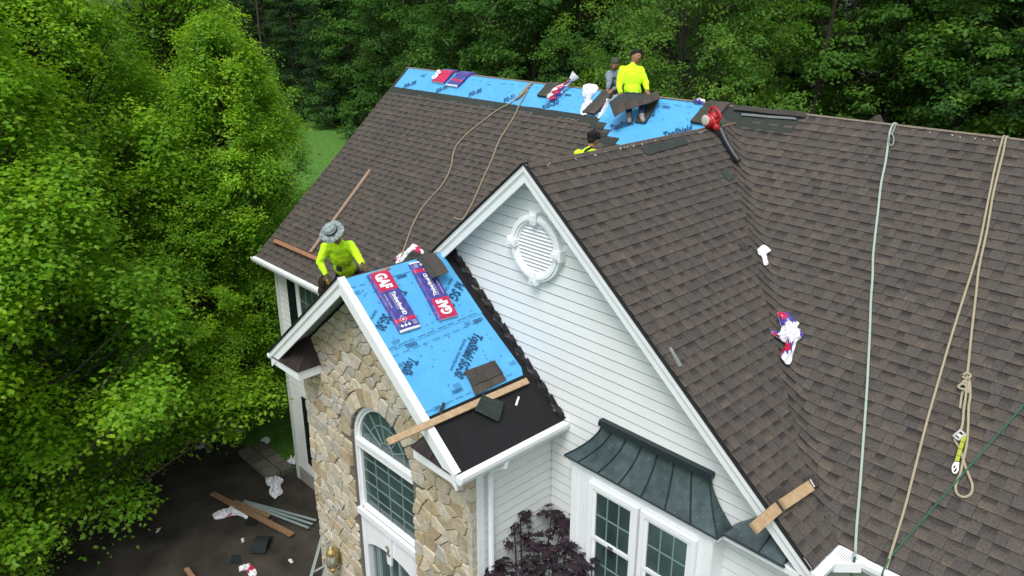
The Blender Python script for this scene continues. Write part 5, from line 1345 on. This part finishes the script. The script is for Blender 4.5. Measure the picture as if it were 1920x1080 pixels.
loose_strip('loose_shingle', 'shingle lying on the blue sheet right of the foot of the seated worker', 'shingle', [(1189, 229), (1212, 188), (1236, 187), (1211, 231)], onM, h=.03, col=(.045, .052, .047))
# worker behind the ridge in grey
w1 = w0+.42; pv = Vector((6.65, .62, 9.45)); ax_ = Vector((.80, .60, 0)); sh = atW(1158, 140, w1)
def camo_cap(root, hd, sx, f, up):
    mb = MB(); mb.ell(hd+up*.045-f*.005, (.088, .104, .088), (sx, f, up), 14, 10); mb.ell(hd+up*.06-f*.09, (.06, .05, .008), (sx, f, up-f*.2), 12, 6); mb.build('cap', cmat('cap_cloth', (.06, .075, .06)), root, True)
J = dict(pelvis=pv, neck=sh+Vector((-.04, -.04, .05)), head=atW(1153, 121, w1-.10), sl=sh-ax_*.16, sr=sh+ax_*.16, el=atW(1143, 152, w1-.05), er=atW(1170, 158, w1-.1), wl=atW(1140, 168, w1-.10), wr=atW(1150, 168, w1-.30),
         h_l=pv-ax_*.09, h_r=pv+ax_*.09, kl=Vector((6.3, .75, 9.10)), kr=Vector((6.8, .8, 9.10)), al=Vector((6.1, 1.15, 8.95)), ar=Vector((6.7, 1.2, 8.92)), tl=Vector((6.05, 1.3, 8.78)), tr=Vector((6.7, 1.36, 8.74)))
person('smiling worker in grey shirt and cap leaning behind the far ridge', J, GREYS, JEAN, hat=camo_cap, head_f=Vector((.45, -.75, -.45)))
# worker whose head and shoulders show behind the gable ridge
def at_h(x, y, h): return on(x, y, NM, PM+Vector((0, 0, h)))
hd = at_h(1112, 262, 1.02); wq = (hd-CAM).dot(CF); ax_ = Vector((.70, .71, 0)); sh = atW(1103, 289, wq+.0)
base = Vector((sh.x, sh.y, 0)); zz = lambda p: Vector((p.x, p.y, ZR+MM*p.y))
pv = sh+Vector((-.05, -.02, -.50)); 
J = dict(pelvis=pv, neck=sh+Vector((.02, .02, .05)), head=hd, sl=sh-ax_*.17, sr=sh+ax_*.17, el=sh-ax_*.24+Vector((-.05, .10, -.24)), er=sh+ax_*.24+Vector((0, .12, -.24)), wl=sh-ax_*.20+Vector((-.15, .30, -.30)), wr=sh+ax_*.2+Vector((-.1, .32, -.28)),
         h_l=pv-ax_*.09, h_r=pv+ax_*.09, kl=pv-ax_*.14+Vector((-.2, .26, -.10)), kr=pv+ax_*.14+Vector((-.1, .3, -.10)), al=pv-ax_*.14+Vector((-.1, .0, -.32)), ar=pv+ax_*.14+Vector((-.05, .0, -.32)), tl=pv-ax_*.14+Vector((-.15, .14, -.36)), tr=pv+ax_*.14+Vector((-.1, .14, -.36)))
person('dark haired worker in lime seen from behind, head and shoulders above the gable ridge', J, LIME, DARKP, hair=True, head_f=Vector((-.2, .9, -.1)))
mb = MB(); mb.tube(smooth([atW(1096, 294, wq-.14), atW(1097, 284, wq-.16), atW(1102, 279, wq-.12), atW(1110, 276, wq-.06)], 4), .018, 6, (.02, .02, .02)); hs_ = mb.build('harness_strap', M_CLOTH); pr = [o for o in bpy.data.objects if o.name.startswith('person') and 'seen from behind' in o.get('label', '')][0]; hs_.parent = pr; hs_.location = -pr.location
# worker with the camouflage hat on the entry roof
def bush_hat(root, hd, sx, f, up):
    hm = mat('camo_cloth', (.22, .27, .27), .9, 26, .75, spec=.1); mb = MB(); N_ = 28; c = hd+up*.055
    for (r0, z0, r1, z1) in ((0, .085, .06, .088), (.06, .088, .092, .07), (.092, .07, .102, .0), (.102, 0, .15, -.006), (.15, -.006, .185, -.03), (.185, -.03, .188, -.038)):
        for i in range(N_):
            a0, a1 = 2*math.pi*i/N_, 2*math.pi*(i+1)/N_; wv = lambda a, r: (.016*math.sin(a*3+1)+.008*math.sin(a*5)) * (max(0, r-.1)/.09)
            q = [c+(sx*math.cos(a)+f*math.sin(a))*r+up*(z+wv(a, r)) for a, r, z in ((a0, r0, z0), (a0, r1, z1), (a1, r1, z1), (a1, r0, z0))]; mb.face(q)
    o = mb.build('hat', hm, root); bm = bmesh.new(); bm.from_mesh(o.data); bmesh.ops.remove_doubles(bm, verts=bm.verts, dist=.0005); bm.to_mesh(o.data); bm.free(); o.data.polygons.foreach_set('use_smooth', [True]*len(o.data.polygons))
    mb = MB(); 
    for i in range(N_):
        a0, a1 = 2*math.pi*i/N_, 2*math.pi*(i+1)/N_; q = [c+(sx*math.cos(a)+f*math.sin(a))*r+up*z for a, r, z in ((a0, .105, .002), (a0, .100, .035), (a1, .100, .035), (a1, .105, .002))]; mb.face(q)
    mb.build('hat_band', cmat('band_cloth', (.03, .045, .04)), root, True)
def zl(X): return ZS-MS*(XS-X)
hd = atX(623, 436, 6.72); sh = atX(634, 462, 6.58); pv = atX(652, 517, 6.25)
ax_ = (atX(664, 463, 6.68)-atX(604, 467, 6.42)).normalized()
J = dict(pelvis=pv, neck=sh+Vector((.05, 0, .06)), head=hd, sl=sh-ax_*.18, sr=sh+ax_*.18, el=atX(600, 492, 6.42), er=atX(668, 476, 6.80), wl=atX(612, 516, 6.55), wr=atX(680, 496, 7.22), hl=atX(616, 528, 6.62), hr=atX(688, 503, 7.36),
         h_l=pv-ax_*.10, h_r=pv+ax_*.10, kl=Vector((6.30, pv.y-.25, zl(6.3)+.28)), kr=Vector((6.55, pv.y+.22, zl(6.55)+.30)), al=Vector((5.95, pv.y-.2, zl(5.95)+.10)), ar=Vector((6.15, pv.y+.25, zl(6.15)+.10)), tl=Vector((6.15, pv.y-.24, zl(6.15)+.05)), tr=Vector((6.35, pv.y+.22, zl(6.35)+.05)))
p1 = person('worker in lime shirt and wide camouflage hat bending over the entry ridge', J, LIME, DARKP, hat=bush_hat, gloves=GLOVE, head_f=Vector((.75, -.5, -.25)))
def child(o, par): o.parent = par; o.location = -par.location; return o
mb = MB(); bl_ = pv+Vector((0, 0, .10)); 
mb.tube([bl_+ax_*.17*math.cos(t)+ax_.cross(Vector((0, 0, 1)))*.13*math.sin(t) for t in [i*2*math.pi/16 for i in range(17)]], .024, 6, (.06, .045, .03)); mb.box(atX(636, 504, 6.62), (.05, .02, .035), col=(.03, .03, .03)); child(mb.build('tool_belt', M_CLOTH), p1)
mb = MB(); mb.ell(atX(607, 530, 6.40), (.07, .09, .12), col=(.035, .025, .018)); mb.ell(atX(603, 545, 6.40), (.05, .06, .08), col=(.035, .025, .018)); child(mb.build('tool_pouch', M_CLOTH), p1)
mb = MB(); mb.tube([atX(a, b_, 6.62) for a, b_ in ((613, 525), (617, 533), (620, 541), (619, 546))], [.018, .02, .022, .015], 8, (.45, .25, .02)); tag(mb.build('utility_knife', M_PAINTMETAL), 'yellow handled utility knife in the gloved hand of the hatted worker', 'knife')
for o in [o for o in bpy.data.objects if o.get('label') == '']: p2 = o
# ================================================================== TREES
def crown_mesh(name, C, Nn, size, tones, seed, mt, kite=True):
    """leaf blades from arrays: centres, facing normals, sizes, colours"""
    rg = np.random.default_rng(seed); n = len(C)
    Nn = Nn/np.linalg.norm(Nn, axis=1, keepdims=True)
    a = rg.normal(size=(n, 3)); T = np.cross(Nn, a); T /= np.linalg.norm(T, axis=1, keepdims=True); B = np.cross(Nn, T)
    s = size[:, None]; fold = Nn*s*.16
    P = np.stack([C-T*s*.5, C+B*s*.36-T*s*.04+fold, C+T*s*.58, C-B*s*.36-T*s*.04+fold], 1).reshape(-1, 3)
    me = bpy.data.meshes.new(name); me.vertices.add(4*n); me.vertices.foreach_set('co', P.ravel())
    me.loops.add(4*n); me.loops.foreach_set('vertex_index', np.arange(4*n, dtype=np.int32))
    me.polygons.add(n); me.polygons.foreach_set('loop_start', np.arange(0, 4*n, 4, dtype=np.int32)); me.polygons.foreach_set('loop_total', np.full(n, 4, dtype=np.int32))
    col = me.color_attributes.new('tone', 'FLOAT_COLOR', 'CORNER'); cc = np.ones((n, 4, 4), dtype=np.float32); cc[:, :, :3] = tones[:, None, :]; col.data.foreach_set('color', cc.ravel())
    me.materials.append(mt); me.update(); me.validate(); return me
def grow(seed, H, R, base_h, ncl, per, cr, leaf, tones, prof, flat=.62, up=.55, mt=None, trunk_r=.2, bark=(.06, .052, .045), nshape=1.0, branches=True, mt_b=None, spire=0.0, bth=.24):
    """crown = many leaf clumps at the ends of limbs; returns (trunk MB, crown mesh)"""
    rg = np.random.default_rng(seed); tb = MB(); tr = [Vector((0, 0, 0))]
    lean = rg.uniform(-.03, .03, 2)
    for k in range(1, 9): tr.append(Vector((lean[0]*k*H/8+.1*math.sin(k*1.3+seed), lean[1]*k*H/8+.1*math.cos(k*1.7+seed), H*.95*k/8)))
    tb.tube(tr, [trunk_r*(1.25 if k == 0 else 1-.85*k/8) for k in range(9)], 8, bark)
    def tp(z): k = max(0, min(7.99, z/(H*.95)*8)); i = int(k); return tr[i].lerp(tr[i+1], k-i)
    Cs, Ns, Ss, Ts = [], [], [], []
    for c in range(ncl):
        z = base_h+(H-base_h)*(rg.random()**.9); t = (z-base_h)/(H-base_h); rad = R*prof(t)
        a = rg.uniform(0, 2*math.pi); lob = 1+.20*math.sin(a*3+seed+z*.7)+.12*math.sin(a*5+2*seed); rr = rad*lob*(rg.uniform(.70, 1.0) if rg.random() < .78 else rg.uniform(.25, .7))
        o = tp(z); p = np.array([o.x+rr*math.cos(a), o.y+rr*math.sin(a), z])
        if branches and rg.random() < .75:
            st_ = tp(max(base_h*.6, z-rr*rg.uniform(.6, 1.1))); e = Vector(p); mid = st_.lerp(e, .55)+Vector((0, 0, -rr*.08))
            tb.tube([st_, mid, e], [trunk_r*bth, trunk_r*bth*.55, .010], 4, bark, caps=False)
        k = cr*rg.uniform(.65, 1.25)*(.65+.5*(1-t)); n = int(per*rg.uniform(.7, 1.2)*(k/cr)**1.6)
        d = rg.normal(size=(n, 3)); d /= np.linalg.norm(d, axis=1, keepdims=True); d[:, 2] = np.where(d[:, 2] < -.25, -d[:, 2], d[:, 2])
        rad_ = k*rg.uniform(.35, 1.0, n)**.6; out = np.array([math.cos(a), math.sin(a), 0])
        el = np.array([1, 1, flat+spire*rg.random()])
        # finer tufts inside each clump break up its outline
        tuft = rg.normal(size=(12, 3)); tuft /= np.linalg.norm(tuft, axis=1, keepdims=True); ti = rg.integers(0, 12, n); d = d*.55+tuft[ti]*.65; d[:, 2] += .12
        pos = p+d*rad_[:, None]*el
        nn = d*.5+out*.25+np.array([0, 0, up])+rg.normal(size=(n, 3))*.42
        Cs.append(pos); Ns.append(nn); Ss.append(leaf*rg.uniform(.6, 1.25, n))
        base_t = np.array(tones[rg.integers(0, len(tones))]); v = rg.uniform(.78, 1.22, (n, 1)); hue = rg.uniform(-.10, .16, (n, 1))
        Ts.append(base_t*v*np.concatenate([1+hue*1.3, np.ones((n, 1)), 1-hue], 1))
    me = crown_mesh('crown', np.concatenate(Cs), np.concatenate(Ns), np.concatenate(Ss), np.clip(np.concatenate(Ts), .003, .6), seed, mt or M_LEAF)
    return tb.mesh('trunk', mt_b or M_BARK), me
def plant(name, protos, loc, label, cat='tree', group=None, rot=0, sc=1.0):
    t = thing(name, label, cat, group); t.location = loc; t.rotation_euler = (0, 0, rot); t.scale = (sc if not hasattr(sc, '__len__') else sc) if hasattr(sc, '__len__') else (sc,)*3
    a = link('trunk', protos[0], t); b_ = link('crown', protos[1], t); return t
broad = lambda t: (math.sin(math.pi*min(1, t*.86+.14))**.75)
upright = lambda t: min(1, t*5+.55)*(1-t)**.50*1.05
conif = lambda t: (1-t)*.95+.05
NT = [(.215, .42, .024), (.175, .365, .022), (.265, .475, .028), (.135, .30, .020), (.195, .395, .026)]
NEAR = [grow(3, 13.5, 4.1, 1.1, 380, 430, .80, .100, NT, upright, up=1.1, trunk_r=.20, spire=.7),
        grow(8, 12.5, 3.6, 1.0, 330, 430, .76, .100, NT, upright, up=1.1, trunk_r=.17, spire=.9)]
def gpos(px, py): p = onG(px, py); return (p.x, p.y, 0)
for i, (x, y, k, rot, sc, lab) in enumerate((
    (-1.2, -9.9, 0, .4, (1.08, 1.08, .98), 'big bright green maple nearest the drive, its trunk at the bottom left'),
    (-.9, -11.3, 1, 2.9, (.72, .72, .60), 'low bright green maple in the bottom left corner of the picture'),
    (-4.4, -6.4, 1, 2.1, (1.0, 1.0, 1.02), 'bright green maple behind the nearest one, filling the left middle'),
    (-3.6, -3.3, 1, 4.0, (.80, .80, .86), 'bright green maple closest to the left end of the roof'),
    (-2.5, -5.3, 1, 5.6, (.62, .62, .62), 'smaller bright green maple overhanging the debris beside the left wing'),
    (-8.6, -2.2, 0, 1.2, (.95, .95, 1.02), 'tall bright green maple at the upper left beyond the others'),
    (-8.0, -8.6, 0, 5.2, (1.0, 1.0, 1.0), 'bright green maple at the far left edge of the picture'),
    (-13.5, -5.0, 1, 3.3, (1.1, 1.1, 1.15), 'farthest bright green maple seen over the top of the row'))):
    plant('maple_tree', NEAR[k], (x, y, 0), lab, group='bright maples left of the house', rot=rot, sc=sc)
FT1 = [(.058, .155, .028), (.043, .12, .022), (.075, .185, .034), (.052, .135, .032)]
FT2 = [(.090, .215, .030), (.070, .175, .026), (.115, .25, .036), (.058, .15, .024)]
FT3 = [(.026, .072, .026), (.020, .058, .022), (.036, .092, .034)]
FOR = [grow(21, 19, 4.6, .8, 200, 200, 1.15, .20, FT1, broad, flat=.55, mt=M_FLEAF, trunk_r=.22, up=.8, bth=.11, bark=(.05, .045, .04)),
       grow(22, 18, 4.2, 1.2, 190, 200, 1.05, .19, FT2, broad, flat=.45, mt=M_FLEAF, trunk_r=.20, up=.8, bth=.11, bark=(.05, .045, .04)),
       grow(23, 20, 4.8, .8, 210, 200, 1.2, .20, FT1, broad, flat=.6, mt=M_FLEAF, trunk_r=.24, up=.7, bth=.11, bark=(.05, .045, .04)),
       grow(24, 17, 3.4, .5, 190, 200, .85, .16, FT3, conif, flat=.4, mt=M_FLEAF, trunk_r=.2, up=.2, bth=.11, bark=(.05, .045, .04))]
LIGHT = grow(31, 17, 5.4, .8, 360, 260, 1.0, .13, [(.11, .24, .04), (.09, .21, .034), (.14, .275, .045)], broad, flat=.8, mt=M_FLEAF, trunk_r=.22, up=.6, bth=.11, bark=(.05, .045, .04))
def fx(px, Y):      # where the sight line of a picture column meets the row at depth Y
    r_ = ray(px, 200); t = (Y-CAM.y)/r_.y; return CAM.x+r_.x*t
FL = {0: 'mid green broadleaf tree deep in the wood behind its front row', 1: 'fresh green tree deep in the wood behind its front row', 2: 'dark green broadleaf tree deep in the wood behind its front row', 3: 'dark evergreen deep in the wood behind its front row'}
plant('forest_tree', LIGHT, (fx(1265, 19.5), 19.5, 0), 'broad paler green tree standing forward behind the seated worker', rot=.5)
rt = random.Random(5)
row1 = [(480, 3), (560, 3), (625, 3), (700, 0), (770, 2), (850, 0), (925, 2), (1000, 0), (1080, 2), (1160, 2), (1340, 2), (1450, 1), (1580, 1), (1700, 1), (1800, 1), (1900, 0), (2000, 1)]
ROWLAB = ['far left above the maples', 'beside the bare trunk above the lawn', 'above the lawn strip at the left end of the roof', 'above the left tip of the far ridge', 'just left of the two folded bundles', 'behind the two folded bundles', 'right of the folded bundles', 'above the rope tied at the ridge', 'behind the twisted wrapper', 'left of the worker in the cap', 'behind the blower and the right end of the blue sheet', 'above the long cap strip', 'in the gap by the leaning bare trunk', 'just left of the pale green rope', 'between the pale green rope and the tan rope', 'behind the top of the tan lifeline', 'at the right edge of the picture']
for (px, k), rl in zip(row1, ROWLAB):
    Y = 27+rt.uniform(-1.5, 1.5) + (1.5 if px > 1350 else 0); s_ = rt.uniform(.9, 1.1)
    plant('forest_tree', FOR[k], (fx(px, Y), Y, 0), ('mid green broadleaf tree ', 'fresh green tree ', 'dark broadleaf tree ', 'dark evergreen ')[k]+rl, group='front row of the wood', rot=rt.uniform(0, 6.28), sc=s_)
x = fx(1990, 34)
for row, Y0 in ((0, 35), (1, 43)):
    x = fx(2050, Y0)
    while x > fx(330, Y0)-4:
        k = rt.choice([0, 2, 2, 1, 3] if row == 0 else [0, 2, 2]); Y = Y0+rt.uniform(-2, 2)
        plant('forest_tree', FOR[k], (x, Y, 0), FL[k], group='forest trees: '+{0: 'mid green', 1: 'fresh green', 2: 'dark', 3: 'evergreen'}[k], rot=rt.uniform(0, 6.28), sc=rt.uniform(1.0, 1.25))
        x -= rt.uniform(5.0, 7.5)
# understory bushes at the foot of the wood
BUSH = grow(41, 3.0, 2.2, .1, 60, 80, .7, .2, FT1, broad, flat=.6, mt=M_FLEAF, trunk_r=.06)
for i in range(26):
    px = 500+i*62; Y = 23.8+rt.uniform(-1, 1)
    plant('bush', BUSH, (fx(px, Y), Y, 0), 'leafy green bush at the foot of the woods behind the house', 'bush', 'bushes at the foot of the woods', rt.uniform(0, 6.28), rt.uniform(.8, 1.5))
# slim bare trunks seen between the crowns on the right
for i, (px, Y, ln, lab) in enumerate(((1562, 27.5, .05, 'slim leaning bare trunk in the dark gap of the wood on the right'), (1700, 30.5, .02, 'grey trunk half hidden behind pale leaves at the upper right'), (548, 27, .0, 'dark bare trunk above the lawn at the upper left'))):
    b_ = MB(); X = fx(px, Y); b_.tube([(0, 0, 0), (ln*5, 0, 6), (ln*12+.1, 0, 12), (ln*18, 0, 19)], [.13, .115, .09, .05], 7, (.055, .045, .038))
    for k in range(5): z = 5+k*2.3; b_.tube([(ln*z, 0, z), (ln*z+math.cos(k*2)*1.0, math.sin(k*2)*.8, z+1.2)], [.04, .012], 5, (.055, .045, .038))
    o = b_.build('bare_tree', M_BARK); o.location = (X, Y-2.6, 0); tag(o, lab, 'tree')
# ---- purple japanese maple in front of the bay
jm = thing('japanese_maple', 'dark purple japanese maple in front of the bay window', 'tree')
jc = atW(985, 1085, 11.3); rg = np.random.default_rng(77); gb = Vector((jc.x, jc.y, 0))
def star(mb, c, n, tdir, s, col):
    n = n.normalized(); t = (tdir-n*tdir.dot(n)).normalized(); b_ = n.cross(t); pts = []
    lob = [(-2.3, .45), (-1.5, .78), (-.75, .95), (0, 1.12), (.75, .95), (1.5, .78), (2.3, .45)]
    for i, (a, l) in enumerate(lob):
        pts.append(c+(t*math.cos(a)+b_*math.sin(a))*s*l-n*s*.12*l)
        if i < 6: am = (a+lob[i+1][0])/2; pts.append(c+(t*math.cos(am)+b_*math.sin(am))*s*.30)
    bk = c-t*s*.12
    for i in range(0, len(pts)-1): mb.face([bk, pts[i], pts[i+1]], col)
sprays = []
for px, py, w, r_ in ((965, 958, 11.4, .24), (976, 976, 11.3, .20), (950, 985, 11.4, .2), (1035, 965, 11.5, .2), (1052, 988, 11.4, .20), (1012, 1018, 11.2, .24), (1070, 1005, 11.3, .28), (965, 1005, 11.3, .22), (1095, 1025, 11.2, .28), (1046, 1034, 11.0, .33), (1000, 1052, 10.9, .34), (1085, 1055, 10.9, .40), (1120, 1070, 11.0, .3), (940, 1075, 11.1, .28),
                      (895, 1045, 11.2, .20), (915, 1060, 11.2, .22), (880, 1058, 11.2, .2), (945, 960, 11.4, .14), (1060, 975, 11.4, .16), (1110, 1045, 11.0, .2), (880, 1075, 11.2, .2), (860, 1078, 11.3, .15), (930, 1055, 11.2, .16), (1030, 1085, 10.6, .55), (960, 1110, 10.7, .55), (1110, 1110, 10.8, .5), (900, 1110, 11.0, .4), (1020, 1160, 10.6, .8)):
    sprays.append((atW(px, py, w), r_))
lv = []
for c, r_ in sprays:
    for k in range(int(44*r_+125*r_*r_+9)):
        d = Vector(rg.normal(size=3)).normalized(); p = c+Vector((d.x*r_, d.y*r_, d.z*r_*.55))*(rg.random()**.45)
        lv.append((p, Vector((d.x*.5, d.y*.5, 1.0+.4*d.z)), Vector((d.x, d.y, -.3)), .118*rg.uniform(.7, 1.25), jit([(.024, .018, .025), (.028, .018, .027), (.019, .015, .020), (.040, .020, .028)][rg.integers(0, 4)], .2)))
lv.sort(key=lambda l: (l[0]-CAM).length); big = MB()
def vis(p): d = p-CAM; z = d.dot(CF); return abs(d.dot(CU)/z) < .365
nl = 0
for l in lv:
    if nl < 300 and vis(l[0]): q = MB(); star(q, *l); q.build('leaf', M_PLEAF, jm); nl += 1
    else: star(big, *l)
tag(big.build('foliage', M_PLEAF, jm), kind='stuff')
tb = MB(); BK = (.05, .04, .038)
hub = gb+Vector((0, 0, 1.2)); tb.tube([gb, gb+Vector((.05, 0, .6)), hub], [.09, .075, .06], 8, BK)
for c, r_ in sprays: tb.tube(smooth([hub, hub.lerp(c, .5)+Vector((0, 0, -.12)), c+Vector((0, 0, r_*.2))], 3), [.035, .03, .025, .02, .015, .012, .008], 5, BK)
tb.build('trunk', M_BARK, jm); settle(jm)
